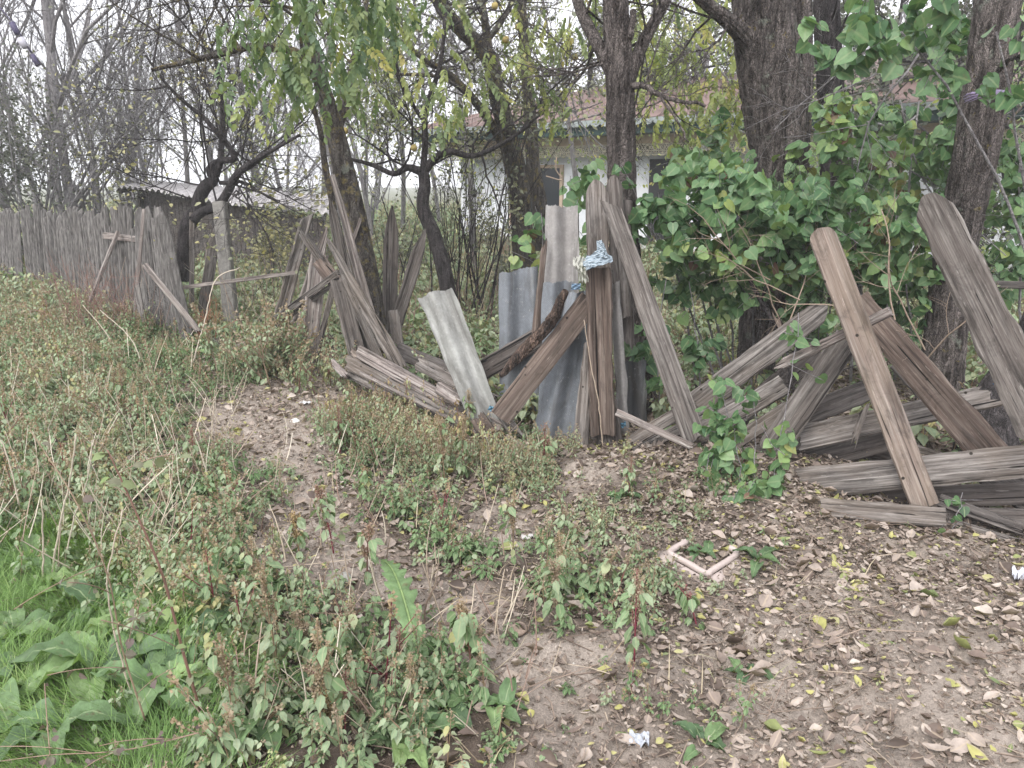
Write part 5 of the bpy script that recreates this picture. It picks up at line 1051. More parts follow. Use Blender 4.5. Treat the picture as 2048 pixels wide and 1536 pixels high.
# leaves carry small dt (<.6) so the plant tint is added, stems and heads stay fixed
P_low = [weed_plant(500 + k, nl=13, leaf=.30, wd=.32, head=.0, branch=2, stem_t=.25) for k in range(5)]
P_mid = [weed_plant(520 + k, nl=17, leaf=.20, wd=.30, head=.7, branch=3, stem_t=.70) for k in range(5)]
P_tall = [weed_plant(540 + k, nl=20, leaf=.14, wd=.27, head=1.5, branch=4, stem_t=[.72, .92, .76, 1.0][k % 4], droop=.9) for k in range(6)]
P_wilt = [weed_plant(560 + k, nl=15, leaf=.17, wd=.24, head=.6, branch=3, stem_t=.88, droop=1.8) for k in range(4)]
def place(acc, kinds, x, y, h, tint, rs, lean=.12):
    which = rs.randint(0, len(kinds), len(x)); z = hgt(x, y)
    for k, T in enumerate(kinds):
        q = which == k
        if q.any(): inst_abs(acc, T, np.stack([x[q], y[q], z[q] - .005], -1), rs.rand(q.sum()) * 6.28, h[q], tint[q], lean, rs)
def fence_side(x, y):
    """>0 in front of the fence line (camera side)"""
    u, v = proj(x, y, 0.0); line = np.interp(u, [-300, 0, 380, 740, 1000, 1200, 1400, 1900, 2300], [575, 600, 690, 745, 850, 905, 905, 1060, 1150]); return v - line
rs = np.random.RandomState(900)
A1, A2 = Acc(), Acc()
x, y = scatter(60000, ymax=13, rs=rs, bias=.9); f = field(x, y); side = fence_side(x, y); u_, v_ = proj(x, y, 0)
dens = f[:, 0]; clump = .55 + .45 * np.sin(x * 5.1 + 2 * np.sin(y * 3.3)) * np.sin(y * 6.3 + x); front = side > -6
keep = (rs.rand(len(x)) < np.clip(dens * 1.3 - .06, 0, 1) ** 1.15 * (.45 + .5 * clump) * np.clip(1.7 - y * .12, .6, 1.5)) & front; xs_, ys_, ff = x[keep], y[keep], f[keep]
print("weeds", keep.sum())
tone = ff[:, 2]; N = len(xs_); r1 = rs.rand(N)
tint = np.clip(.06 + .22 * rs.rand(N) + .10 * np.sin(xs_ * 3 + ys_ * 2.1) + .16 * (tone - .3) + (rs.rand(N) < .10) * .16, 0, .56)
hh = ff[:, 1] * rs.uniform(.09, .24, N)
kind = np.where(r1 < .50, 0, np.where(r1 < .86, 1, 2)); kind = np.where((tone > .55) & (rs.rand(N) < .45), 3, kind)
place(A1, P_low, xs_[kind == 0], ys_[kind == 0], hh[kind == 0] * .75, tint[kind == 0], rs)
P_fine = [weed_plant(600 + k, nl=34, leaf=.085, wd=.27, head=.8, branch=6, stem_t=.72, droop=.8) for k in range(3)]; P_broad = [weed_plant(580 + k, nl=8, leaf=.42, wd=.36, branch=1, stem_t=.2, droop=.3) for k in range(3)]; qb = (kind == 0) & (rs.rand(N) < .22); place(A1, P_broad, xs_[qb], ys_[qb], hh[qb] * .8, np.clip(tint[qb] - .12 + .3 * (rs.rand(qb.sum()) < .3), 0, .5), rs)
place(A1, P_mid, xs_[kind == 1], ys_[kind == 1], hh[kind == 1] * 1.1, tint[kind == 1], rs)
place(A2, P_tall + P_fine, xs_[kind == 2], ys_[kind == 2], hh[kind == 2] * 1.5, tint[kind == 2], rs)
place(A2, P_wilt, xs_[kind == 3], ys_[kind == 3], hh[kind == 3] * 1.6, np.clip(tint[kind == 3] + .12, 0, .58), rs)
tag(A1.build("low_weeds", M_weed), "carpet of low dusty grey green weeds in front of the fence", "weeds", kind="stuff")
tag(A2.build("seeding_weeds", M_weed), "brown and reddish seeding weeds scattered through the low weeds", "weeds", kind="stuff")
# undergrowth behind the fence
A = Acc(); keep = (rs.rand(len(x)) < np.clip(f[:, 0], 0, 1) * .35) & (side < -12); xb, yb = x[keep], y[keep]; N = len(xb)
x2, y2 = scatter(26000, ymax=42, rs=rs, bias=1.0); k2 = (y2 > 10) & (rs.rand(26000) < np.clip(1.1 - y2 / 60, .3, 1)); xb = np.concatenate([xb, x2[k2]]); yb = np.concatenate([yb, y2[k2]]); N = len(xb)
place(A, P_low + P_mid, xb, yb, rs.uniform(.12, .34, N) * np.clip(yb / 9, 1, 2.2), rs.uniform(.15, .45, N), rs, .25)
print("undergrowth", N); tag(A.build("undergrowth", M_weed), "patchy green undergrowth on the yard floor behind the fence", "undergrowth", kind="stuff")
# grass
rs = np.random.RandomState(901); A = Acc(); n = 420000; x, y = scatter(n, ymax=4.8, rs=rs, bias=.8); f = field(x, y); g = f[:, 4]
g = g * (.75 + .25 * np.sin(x * 6) * np.sin(y * 7)); k = rs.rand(n) < np.clip((g - .10) * 1.5, 0, 1); x, y = x[k], y[k]; n = len(x); print("grass", n)
# add sparse tufts in the yard behind
V = np.array([[-.5, 0, 0], [.5, 0, 0], [.4, .5, 0], [-.4, .5, 0], [0, 1, 0]], float); V[:, 0] *= .022; V[:, 2] = [0, 0, -.06, -.06, -.32]
TG = (V, [np.array([[0, 1, 2, 3]]), np.array([[3, 2, 4]])], np.zeros(5))
swirl = np.sin(x * 4.3 + 1) * 2 + np.cos(y * 3.7) * 2; yaw = swirl + rs.randn(n) * .9; ln = rs.uniform(.3, 1.1, n)
Y = np.stack([np.cos(yaw) * ln, np.sin(yaw) * ln, np.ones(n)], -1); Z = np.stack([-np.cos(yaw), -np.sin(yaw), ln], -1)
inst(A, TG, np.stack([x, y, hgt(x, y)], -1), Y, Z, rs.uniform(.06, .17, n), np.clip(.5 + .25 * np.sin(x * 5) * np.sin(y * 6) + rs.randn(n) * .2, 0, 1))
tag(A.build("grass", M_grass), "soft bright green grass at the lower left corner", "grass", kind="stuff")
xd, yd = scatter(150000, ymax=8.0, rs=rs, bias=.8); fd = field(xd, yd); cl_ = np.sin(xd * 4.7 + 2) * np.sin(yd * 5.3) + .5 * np.sin(xd * 13) * np.sin(yd * 11); k = (rs.rand(len(xd)) < np.clip(fd[:, 0] * .28, 0, 1) * np.clip(cl_, 0, 1)) & (fence_side(xd, yd) > 0); xd, yd = xd[k], yd[k]; n = len(xd); yaw = rs.rand(n) * 6.28; ln = rs.uniform(.5, 3, n)
A3 = Acc(); inst(A3, TG, np.stack([xd, yd, hgt(xd, yd)], -1), np.stack([np.cos(yaw) * ln, np.sin(yaw) * ln, np.ones(n)], -1), np.stack([-np.cos(yaw), -np.sin(yaw), ln], -1), rs.uniform(.08, .22, n), rs.rand(n))
tag(A3.build("dry_grass", leaf_mat("dry_grass", [(0, (.20, .15, .105)), (.45, (.34, .28, .19)), (.8, (.44, .38, .27)), (1, (.22, .27, .10))], .8, .1)), "matted dry grass tangled between the weeds", "dry grass", kind="stuff")
# leaf litter
rs = np.random.RandomState(902); A = Acc(); n = 330000; x, y = scatter(n, ymax=9.0, rs=rs, bias=.55); f = field(x, y); lit = f[:, 3]; cl = .65 + .35 * np.sin(x * 7 + np.sin(y * 9)) * np.sin(y * 8 - x * 3)
k = rs.rand(n) < np.clip(lit ** 1.1 * cl * 1.45 * np.clip(.55 + y * .13, 0, 1), 0, 1); x, y = x[k], y[k]; n = len(x); print("litter", n)
tt = rs.beta(1.5, 1.4, n) * .8; sq_ = rs.rand(n); tt = np.where(sq_ < .07, rs.uniform(.82, .93, n), tt); tt = np.where(sq_ > .965, rs.uniform(.95, 1, n), tt)
kinds = [T_oct(.28, .6), T_oct(.40, .9), T_oct(.16, 1.6), T_oct(.36, -.9), T_oct(.30, 1.5)]; wk = rs.randint(0, 5, n); wk = np.where((wk == 1) & (rs.rand(n) < .6), 2, wk)
tt = np.where(tt < .8, np.clip(tt * .92 - .16 * (np.sin(x * 2.3 + 1.7 * np.sin(y * 2.9)) * np.sin(y * 3.1) > .1) * rs.rand(n), 0, .8), tt); big = rs.rand(n); sz = np.where(big < .55, rs.uniform(.010, .022, n), np.where(big < .93, rs.uniform(.022, .040, n), rs.uniform(.040, .078, n)))
yaw = rs.rand(n) * 6.28; 
for q in range(5):
    m = wk == q; c = m.sum(); Yd = np.stack([np.cos(yaw[m]), np.sin(yaw[m]), rs.randn(c) * .28], -1); Zn = np.stack([rs.randn(c) * .36, rs.randn(c) * .36, np.ones(c)], -1)
    inst(A, kinds[q], np.stack([x[m], y[m], hgt(x[m], y[m]) + rs.uniform(.003, .02, c)], -1), Yd, Zn, sz[m], tt[m], sx=rs.uniform(.7, 1.2, c))
n = 420000; x, y = scatter(n, ymax=7.5, rs=rs, bias=.6); f = field(x, y); k = rs.rand(n) < np.clip(f[:, 3] ** 1.3 * .95 * (.6 + .4 * np.sin(x * 11 + 2 * np.sin(y * 7)) * np.sin(y * 12)), 0, 1); x, y = x[k], y[k]; n = len(x); print("crumbs", n)
inst(A, T_diam(.32, .5), np.stack([x, y, hgt(x, y) + rs.uniform(.001, .010, n)], -1), np.stack([rs.randn(n), rs.randn(n), rs.randn(n) * .25], -1), np.stack([rs.randn(n) * .5, rs.randn(n) * .5, np.ones(n)], -1), rs.uniform(.006, .020, n), rs.beta(1.1, 2.2, n) * .8)
tag(A.build("leaf_litter", M_lit), "fallen dry leaves scattered over the soil and the path", "fallen leaves", kind="stuff")
# twig and straw litter, crumbs of soil
A = Acc(); n = 5200; x, y = scatter(n, ymax=8.5, rs=rs, bias=.6); z = hgt(x, y)
for i in range(n):
    L = rs.uniform(.03, .22) if rs.rand() < .85 else rs.uniform(.2, .5); a = rs.rand() * 6.28; d = np.array([math.cos(a), math.sin(a), rs.uniform(-.05, .12)]) * L; p = np.array([x[i], y[i], z[i] + .006])
    m_ = p + d * .5 + rs.randn(3) * L * .06; m_[2] = max(m_[2], z[i]); tube(A, np.array([p, m_, p + d]), rs.uniform(.0008, .0026), 3, rs.rand() * .7, cap=False)
tag(A.build("twig_litter", leaf_mat("twig_litter", [(0, (.12, .085, .065)), (.4, (.25, .19, .15)), (.8, (.48, .40, .31)), (1, (.6, .52, .4))], .8, 0)), "small dry twigs and straws strewn over the ground", "twigs", kind="stuff")
A = Acc(); n = 14000; x, y = scatter(n, ymax=7.5, rs=rs, bias=.5); z = hgt(x, y); O = np.array([[1, 0, 0], [0, 1, 0], [-1, 0, 0], [0, -1, 0], [0, 0, .7], [0, 0, -.7]], float); OF = np.array([[0, 1, 4], [1, 2, 4], [2, 3, 4], [3, 0, 4], [1, 0, 5], [2, 1, 5], [3, 2, 5], [0, 3, 5]])
inst(A, (O, [OF], np.zeros(6)), np.stack([x, y, z], -1), rs.randn(n, 3), rs.randn(n, 3), rs.gamma(1.5, .0022, n) + .0015, rs.rand(n))
tag(A.build("soil_crumbs", leaf_mat("soil_crumb", [(0, (.16, .125, .1)), (.8, (.34, .28, .235)), (1, (.5, .47, .43))], .95, 0), smooth=False), "loose crumbs of soil and small stones on the bare path", "soil crumbs", kind="stuff")
# dry stalks behind the fence and on the left
rs = np.random.RandomState(903); A = Acc(); 
for (u0, u1, v0, v1, n, h0, h1, t0) in ((430, 680, 520, 680, 260, .3, .9, .55), (560, 760, 470, 560, 120, .5, 1.1, .5), (930, 1060, 520, 600, 220, .4, .9, .25), (1250, 1550, 560, 720, 170, .3, .9, .35), (120, 330, 600, 690, 200, .35, .85, .15), (780, 1000, 560, 680, 120, .3, .8, .3), (1500, 1950, 560, 760, 160, .3, .9, .4), (-100, 480, 660, 1150, 420, .12, .42, .75), (450, 1100, 900, 1500, 160, .08, .3, .6)):
    for i in range(n):
        g = G(rs.uniform(u0, u1), rs.uniform(v0, v1)); L = rs.uniform(h0, h1); d = nrmz(np.array([rs.randn() * .5, rs.randn() * .4, 1.0])); e = g + d * L; mid = (g + e) / 2 + rs.randn(3) * L * .07
        tube(A, bez(g, mid, e, 5), np.linspace(.0035, .0015, 5) * rs.uniform(.6, 1.4), 3, np.clip(t0 + rs.randn() * .25, 0, 1), cap=False)
tag(A.build("dry_stalks", leaf_mat("dry_stalks", [(0, (.20, .11, .085)), (.35, (.28, .20, .16)), (.7, (.44, .37, .28)), (1, (.6, .54, .44))], .8, 0)), "thicket of dry reddish and straw coloured stalks behind the fence line", "dry stalks", kind="stuff")

# ------------------------------------------------------------------ individual plants
def pat(acc, rs, g, d, L, W, wave=.12, n=9, m=7, tint=.5, droop=.5, petiole=.2, rib=True):
    """one big wavy leaf with a thick midrib"""
    d = nrmz(np.append(nrmz(d[:2]), 0)); s = np.linspace(0, 1, n)[:, None]; c = np.linspace(-1, 1, m)[None]
    rise = nrmz(np.array([d[0], d[1], rs.uniform(.6, 1.6)])); side = np.array([-d[1], d[0], 0]); p0 = g; p1 = p0 + rise * L * petiole
    tube(acc, np.array([p0, (p0 + p1) / 2, p1]), .004 * (L / .25), 5, 1.0, cap=False)
    prof = np.sin(np.pi * np.clip(s * .93 + .07, 0, 1) ** .75) ** .8
    cen = p1 + rise * (s * L)[..., None] * 1.0 if False else None
    cs = p1[None] + (s * L) * (rise[None] * (1 - s * droop) + d[None] * (s * droop)) - np.array([0, 0, 1])[None] * (s ** 2 * L * droop * .55)
    Wd = prof * W / 2; yy = c * Wd; ph = rs.rand() * 6
    up = np.abs(c) ** 1.5 * Wd * .35 + wave * W * np.abs(c) ** 2 * np.sin(s * 17 + np.sign(c) * 1.3 + ph) + rs.randn(n, m) * .006 * W / .08
    V = cs[:, None, :] + yy[..., None] * side[None, None] + up[..., None] * np.array([0, 0, 1.])[None, None]
    i = (np.arange(n - 1)[:, None] * m + np.arange(m - 1)[None]).ravel(); q = np.stack([i, i + 1, i + m + 1, i + m], -1)
    acc.add(V.reshape(-1, 3), [q], np.clip(tint - .12 + rs.randn() * .22, 0, .9), (np.abs(np.broadcast_to(c, (n, m))) < .05).astype(float).ravel())
def dock(label, u, v, n, L, W, seed, tint=.5, wave=.1, name="dock_plant", grp="broad leaved weeds in the grass", spread=None):
    rs = np.random.RandomState(seed); g = G(u, v); g[2] = float(hgt(g[0], g[1])); A = Acc()
    for i in range(n):
        a = (i + rs.rand() * .6) / n * 6.28 if spread is None else rs.uniform(*spread); pat(A, rs, g + [rs.randn() * .015, rs.randn() * .015, 0], np.array([math.cos(a), math.sin(a)]), L * rs.uniform(.65, 1.1), W * rs.uniform(.8, 1.15), wave, tint=tint, droop=rs.uniform(.4, .9))
    return tag(A.build(name, M_dock), label, "plant", grp)
dock("large dock plant with broad upright wavy leaves in the bright grass", 200, 1350, 8, .26, .11, 1, .55, .12)
dock("dock plant spreading its light leaves at the left edge", -20, 1400, 6, .28, .12, 2, .9, .1)
dock("crinkled dock plant below the long pink stalk", 390, 1320, 8, .22, .09, 3, .35, .14)
dock("dock plant with blue green leaves between grass and path weeds", 470, 1230, 6, .19, .07, 4, .4, .12)
dock("dock plant at the bottom left corner in the grass", 110, 1490, 5, .22, .09, 5, .4, .1)
dock("small broad leaved plant at the left edge above the grass", 60, 1130, 7, .18, .075, 6, .7, .08)
dock("broad leaved plant under the pale dead stalks", 200, 1230, 7, .20, .085, 7, .3, .1)
dock("bright green dock plant standing upright between grass and dead stalks", 260, 1280, 8, .24, .10, 21, .95, .13)
dock("dock plant with pale curled leaves low at the left edge", 30, 1290, 7, .22, .10, 22, .8, .12)
dock("dock rosette in front of the tall pink stalk", 330, 1400, 7, .22, .09, 23, .7, .13)
dock("blue green dock leaves behind the pink stalk", 420, 1170, 6, .18, .075, 24, .45, .1)
dock("small bright dock at the lower middle of the left weeds", 560, 1330, 6, .17, .07, 25, .85, .1)
dock("dock plant in the bottom weeds below the thistle leaf", 800, 1500, 6, .17, .075, 26, .6, .1)
dock("light leaved rosette at the foot of the bleached stalks", 150, 1180, 7, .17, .075, 27, .9, .1)
dock("dock plant half hidden at the bottom middle left", 520, 1460, 6, .20, .08, 8, .35, .1)
dock("small dock plant beside the cracked plastic frame", 1400, 1110, 5, .13, .045, 9, .3, .06)
dock("dark leafed plant right of the cracked plastic frame", 1510, 1130, 5, .15, .05, 10, .25, .08)
dock("light green plantain near the picket fence weeds", 365, 718, 6, .30, .11, 11, .9, .06)
dock("low blue green leaved weed in the path at the bottom", 1000, 1450, 6, .12, .05, 12, .35, .05)
dock("low leafy weed on the soil at the bottom beside the paper", 1400, 1480, 5, .10, .045, 13, .25, .05)
dock("narrow leaved weed in the middle of the litter", 1490, 1330, 5, .09, .035, 14, .2, .05)
dock("pale plantain on the soil mound edge", 1240, 1010, 6, .11, .05, 15, .4, .05)
dock("blue green leafed weed low beside the left path weeds", 650, 1400, 6, .16, .07, 16, .4, .08)
dock("weed with drooping broad leaves under the amaranths", 900, 1440, 5, .17, .07, 17, .5, .06)
# long toothed thistle leaf
rs = np.random.RandomState(5); A = Acc(); g = G(850, 1370); tipp = P(765, 1165, G(765, 1165)[1] + .02); tipp[2] += .10; d = tipp - g; L = np.linalg.norm(d); n = 40; s = np.linspace(0, 1, n)[:, None]
side = nrmz(np.cross(d, [0, 0, 1])); cs = g + d * s + np.array([0, 0, .12]) * np.sin(s * np.pi); ph = np.arange(n)
for sg in (-1, 1):
    W = (.052 * np.sin(np.pi * np.clip(s[:, 0] * .85 + .13, 0, 1)) * (.62 + .38 * (ph % 4 < 2)))
    V = np.stack([cs + side * 0, cs + side * sg * W[:, None] * .55 + [0, 0, .006], cs + side * sg * W[:, None] + np.array([0, 0, 1.])[None] * (.012 * np.sin(ph * 1.6))[:, None]], 1).reshape(-1, 3)
    i = np.arange(n - 1) * 3; q = np.vstack([np.stack([i, i + 1, i + 4, i + 3], -1), np.stack([i + 1, i + 2, i + 5, i + 4], -1)]); A.add(V, [q], .55, np.tile([1, 0, 0.], n))
tube(A, cs + [0, 0, .003], np.linspace(.006, .0015, n), 5, 1.0)
for k in range(5): pat(A, rs, g, np.array([rs.randn(), rs.randn()]), .12, .05, .15, tint=.3)
tag(A.build("thistle_plant", M_dock), "long toothed thistle leaf with a pale midrib reaching over the weeds", "plant")

def amaranth(label, u, v, H, lean, seed, headt=.76, stemt=.95, leaft=.22, head=1.0, nl=14, ls=.05, wilt=.8, name="amaranth", grp="tall seeding amaranth weeds", hl=.35, rad=.0034):
    rs = np.random.RandomState(seed); root = empty(name, (0, 0, 0), label, "weed", grp); g = G(u, v); g[2] = float(hgt(g[0], g[1]))
    e = g + np.array([lean[0], lean[1], H]); mid = (g + e) / 2 + np.array([lean[0] * -.25, 0, .03]); p = bez(g, mid, e, 14)
    A = Acc(); tube(A, p, np.linspace(rad, rad * .4, 14), 6, stemt); sub = []
    for k in range(5):
        t = rs.uniform(.25, .8); q = p[int(t * 13)]; a = rs.rand() * 6.28; e2 = q + np.array([math.cos(a) * .3, math.sin(a) * .3, .8]) * H * rs.uniform(.15, .3); pp = bez(q, (q + e2) / 2 - [0, 0, .01], e2, 6); tube(A, pp, .0018, 4, stemt); sub.append(pp)
    A.build("stem", M_weed, root)
    A = Acc(); T = T_oval(.3, .25, .4); k = nl; t = rs.uniform(.1, .85, k); q = p[(t * 13).astype(int)]; sp = np.array([s_[rs.randint(1, 6)] for s_ in sub for _ in range(3)]); q = np.vstack([q, sp]); k = len(q); a = rs.rand(k) * 6.28
    out = np.stack([np.cos(a), np.sin(a), np.zeros(k)], -1); sz = ls * rs.uniform(.6, 1.25, k); inst(A, T, q + out * .018, out + np.stack([0 * a, 0 * a, -wilt * rs.uniform(.2, 1.5, k)], -1), rs.randn(k, 3) * .3 + [0, 0, 1], sz, np.clip(leaft + rs.randn(k) * .09, 0, .56))
    A.build("leaves", M_weed, root)
    if head:
        A = Acc()
        for (pp, w_, n_) in [(p[int(14 * (1 - hl)):], .013, int(260 * head))] + [(s_[2:], .009, int(70 * head)) for s_ in sub]:
            i = rs.randint(0, len(pp) - 1, n_); fr = rs.rand(n_)[:, None]; q = pp[i] * (1 - fr) + pp[i + 1] * fr + rs.randn(n_, 3) * w_ * (.6 + .5 * np.sin(i[:, None] * 2.3))
            inst(A, T_diam(.45, .4), q, rs.randn(n_, 3) + [0, 0, .4], rs.randn(n_, 3), rs.uniform(.005, .010, n_), headt + rs.randn(n_) * .02)
        A.build("seed_head", M_weed, root)
    settle(root, g); return root
AM = [("amaranth with crimson stalk and rosy seed spike on the narrow path", 668, 1120, .30, (-.06, .02), .84, 1.0, 1.0, .45), ("rust brown amaranth spike left of the bare path patch", 735, 1165, .24, (.02, .0), .82, .9, 1.0, .3),
 ("tall amaranth standing alone with a red stalk above the litter", 1268, 1335, .34, (0, .03), .76, 1.0, .8, .4), ("leafy amaranth with brown spike left of the red stalked one", 1115, 1255, .26, (-.02, .0), .76, .75, .9, .4),
 ("amaranth with hanging brown spikes before the wood heap", 890, 975, .42, (-.03, .0), .72, .7, 1.2, .45), ("second drooping amaranth before the wood heap", 925, 960, .36, (.01, 0), .70, .74, 1.2, .4), ("reddish amaranth close to the path edge under the heap", 680, 905, .30, (.0, .02), .86, 1.0, .6, .3),
 ("thick buff seed spike leaning left at the bottom", 560, 1480, .16, (-.10, .06), .74, .74, 2.0, .7), ("long rosy seed spike with crimson stalk lying over the bottom weeds", 760, 1480, .14, (-.24, .12), .76, 1.0, 2.4, .6), ("buff seed spike standing in the bottom weeds", 630, 1330, .18, (-.07, .02), .74, .75, 1.8, .6),
 ("upright green amaranth with large drooping leaves near the path fork", 945, 1370, .26, (-.04, .02), .70, .9, .8, .2), ("yellowish seed spike low at the bottom centre left", 660, 1500, .16, (-.02, .03), .64, .7, 1.6, .6),
 ("orange brown dried weed beside the crimson stalk", 600, 1130, .20, (-.01, .0), .64, .64, 1.2, .6), ("purple red stalk leaning in the litter left of the frame", 1395, 1250, .17, (-.08, .03), .85, 1.0, .1, .1), ("brown topped weed on the right of the middle weeds", 1210, 1190, .20, (.02, 0), .76, .78, .9, .3)]
for i, (lb_, u, v, H, ln, ht, stt, hd, hl_) in enumerate(AM): amaranth(lb_, u, v, H, ln, 700 + i, ht, stt, head=hd, hl=hl_, ls=.065 if 'large' in lb_ else .048)
def copy_thing(root, loc, rz, s, label):
    r = root.copy(); COL.objects.link(r); r.location = loc; r.rotation_euler = (0, 0, rz); r.scale = (s, s, s); r["label"] = label; r["group"] = "seeding amaranths among the low weeds"
    for ch in root.children: c = ch.copy(); COL.objects.link(c); c.parent = r; c.matrix_parent_inverse = ch.matrix_parent_inverse.copy()
amr = [o for o in COL.objects if o.name.startswith("amaranth")]; rs = np.random.RandomState(55)
bpy.context.view_layer.update()
for k in range(70):
    u, v = rs.uniform(120, 1280), rs.uniform(800, 1530); g = G(u, v); f_ = field(np.array([g[0]]), np.array([g[1]]))[0]
    if f_[0] < .45 or f_[4] > .5: continue
    copy_thing(amr[rs.choice([1, 3, 4, 5, 6, 9, 10, 11, 14])], (g[0], g[1], float(hgt(g[0], g[1]))), rs.rand() * 6.28, rs.uniform(.6, 1.05), "seeding amaranth with brown spikes standing in the low weeds")
# leafy goosefoot bush beside the splintered slats
for i, (lb_, u, v, H, dens) in enumerate((("leafy bush of goosefoot beside the pale splintered slat", 560, 755, .55, 14), ("leafy weed clump with orange leaves at the foot of the slats", 655, 770, .35, 8), ("tall leafy weeds before the front board of the heap", 750, 890, .28, 16), ("weed clump with yellow leaves before the wood heap", 850, 925, .24, 14), ("leafy green clump at the foot of the roofing sheets", 1075, 965, .22, 10), ("green clump on the edge of the soil mound", 1010, 930, .2, 8))):
    rs = np.random.RandomState(800 + i); A = Acc(); g = G(u, v); n = int(dens * 2.6); x = g[0] + rs.randn(n) * .16; y = g[1] + rs.randn(n) * .12; place(A, P_fine + P_fine + (P_wilt if i in (1, 2, 3) else P_fine), x, y, H * rs.uniform(.6, 1.1, n), np.clip(.28 + rs.randn(n) * .1, 0, .56), rs, .2)
    tag(A.build("weed_clump", M_weed), lb_, "weed clump", "leafy weed clumps along the fence")
# tall thin pink stalks with sparse purplish leaves near the camera on the left
M_purp = leaf_mat("purplish_leaves", [(0, (.12, .09, .08)), (.5, (.17, .18, .11)), (1, (.16, .22, .08))], .6, .2)
def lanky(label, pts, r, seed, tints=(.0, .6), nl=16, ls=.035, stemt=.86, kids=5, grp="lanky weed stalks near the camera"):
    rs = np.random.RandomState(seed); root = empty("lanky_weed", (0, 0, 0), label, "weed", grp); w_ = np.array([P(*q) for q in pts]); p, rr = smooth_path(w_, np.linspace(r, r * .4, len(w_)), .03); A = Acc(); tube(A, p, rr, 6, stemt); S_ = []
    for k in range(kids):
        i = rs.randint(2, len(p) - 2); d = nrmz(rs.randn(3) * [1, .5, .4] + [0, 0, .25]); L = rs.uniform(.10, .28); e = p[i] + d * L; pp = bez(p[i], (p[i] + e) / 2 + [0, 0, .02], e, 7); tube(A, pp, .0013, 4, .8); S_.append(pp)
    A.build("stem", M_weed, root); A = Acc(); q = np.array([s_[rs.randint(1, 7)] for s_ in S_ for _ in range(4)] + [p[rs.randint(1, len(p))] for _ in range(nl)]) if nl else np.zeros((0, 3))
    if nl: leafcloud(A, T_oval(.36), q + rs.randn(*q.shape) * .01, ls, rs.uniform(*tints), rs, tj=.3); A.build("leaves", M_purp, root)
    settle(root, w_[0]); return root
lanky("long pink stalk with purplish leaves crossing the lower left weeds", [(400, 1420, 1.85), (365, 1300, 1.80), (325, 1150, 1.75), (270, 1020, 1.72), (215, 900, 1.70)], .0045, 1, nl=14)
lanky("pale forked stalk with grey leaves left of the pink stalk", [(290, 1440, 1.8), (245, 1300, 1.78), (215, 1150, 1.75), (150, 1000, 1.75), (60, 860, 1.8)], .003, 2, (.2, .7), 10, .03, .72, 6)
lanky("thin purplish weed spray at the bottom left corner", [(420, 1460, 1.7), (250, 1500, 1.66), (100, 1510, 1.62), (-20, 1525, 1.6)], .002, 3, (0, .4), 10, .025, .8, 5)
lanky("thin grey weed stalk standing left of the path weeds", [(700, 1350, 2.3), (690, 1230, 2.28), (660, 1100, 2.25), (640, 1010, 2.2)], .002, 4, (.2, .6), 8, .03, .74, 5)
def deadstalk(label, pts, r, seed, tint=.8):
    w_ = np.array([P(*q) for q in pts]); rs = np.random.RandomState(seed); p, rr = smooth_path(w_, np.linspace(r, r * .6, len(w_)), .03); A = Acc(); tube(A, p + rs.randn(*p.shape) * .0015, rr, 7, tint); return tag(A.build("dead_stalk", M_straw), label, "dry stalk", "bleached dead stalks")
deadstalk("thick bleached stalk standing at the left among the weeds, forked partner right", [(100, 1170, 2.75), (118, 1060, 2.74), (140, 960, 2.73), (152, 870, 2.7)], .0048, 1)
deadstalk("bleached stalk leaning beside the thick one", [(125, 1150, 2.8), (150, 1030, 2.8), (175, 960, 2.78), (185, 880, 2.76)], .0034, 2, .9)
deadstalk("short bleached stalk left of the thick one", [(86, 1180, 2.7), (86, 1090, 2.7), (84, 1000, 2.68)], .0042, 3, .7)
deadstalk("pale stalk bending down at the left edge", [(38, 1010, 2.9), (25, 950, 2.9), (5, 890, 2.9), (-30, 840, 2.9)], .0036, 4, .7)
deadstalk("pale dead stem running down beside the large dock", [(290, 1470, 1.95), (255, 1360, 1.95), (225, 1250, 1.95), (215, 1150, 1.95), (245, 1020, 1.98)], .0032, 5, .5)
deadstalk("thin bleached stalk leaning before the picket fence, left one", [(235, 700, 6.6), (200, 650, 6.7), (165, 610, 6.8)], .005, 6, .5)
deadstalk("thin bleached stalk leaning before the picket fence, right one", [(285, 730, 6.2), (260, 675, 6.3), (200, 620, 6.4)], .005, 7, .7)
deadstalk("pale bent stalk rising beside the concrete post", [(385, 730, 6.2), (410, 640, 6.25), (432, 560, 6.3), (480, 535, 6.4)], .007, 8, .9)
deadstalk("pale straw stick lying from the bottom edge towards the litter", [(1020, 1545, 1.72), (1130, 1450, 1.92), (1290, 1350, 2.15)], .004, 9, .8)
deadstalk("thin red twig leaning against the central post slab", [(1206, 895, 4.05), (1196, 800, 4.05), (1180, 720, 4.08), (1168, 640, 4.1)], .004, 10, .2)
twigs("bare brush of thin twigs before the end of the picket fence", [(260 + 12 * k, 660 + (k * 37) % 30, 7.7, ((k * 53) % 10 - 5) / 8, 1) for k in range(12)], 64, (.3, .7), .004, B_grey, (4, 3))
twigs("reddish dry brush before the picket panels at the left", [(130 + 14 * k, 650 + (k * 29) % 40, 7.6, ((k * 47) % 10 - 6) / 8, 1) for k in range(12)], 65, (.4, .8), .004, leaf_mat("red_twig", [(0, (.24, .13, .11)), (1, (.24, .13, .11))], .8, 0), (6, 4))
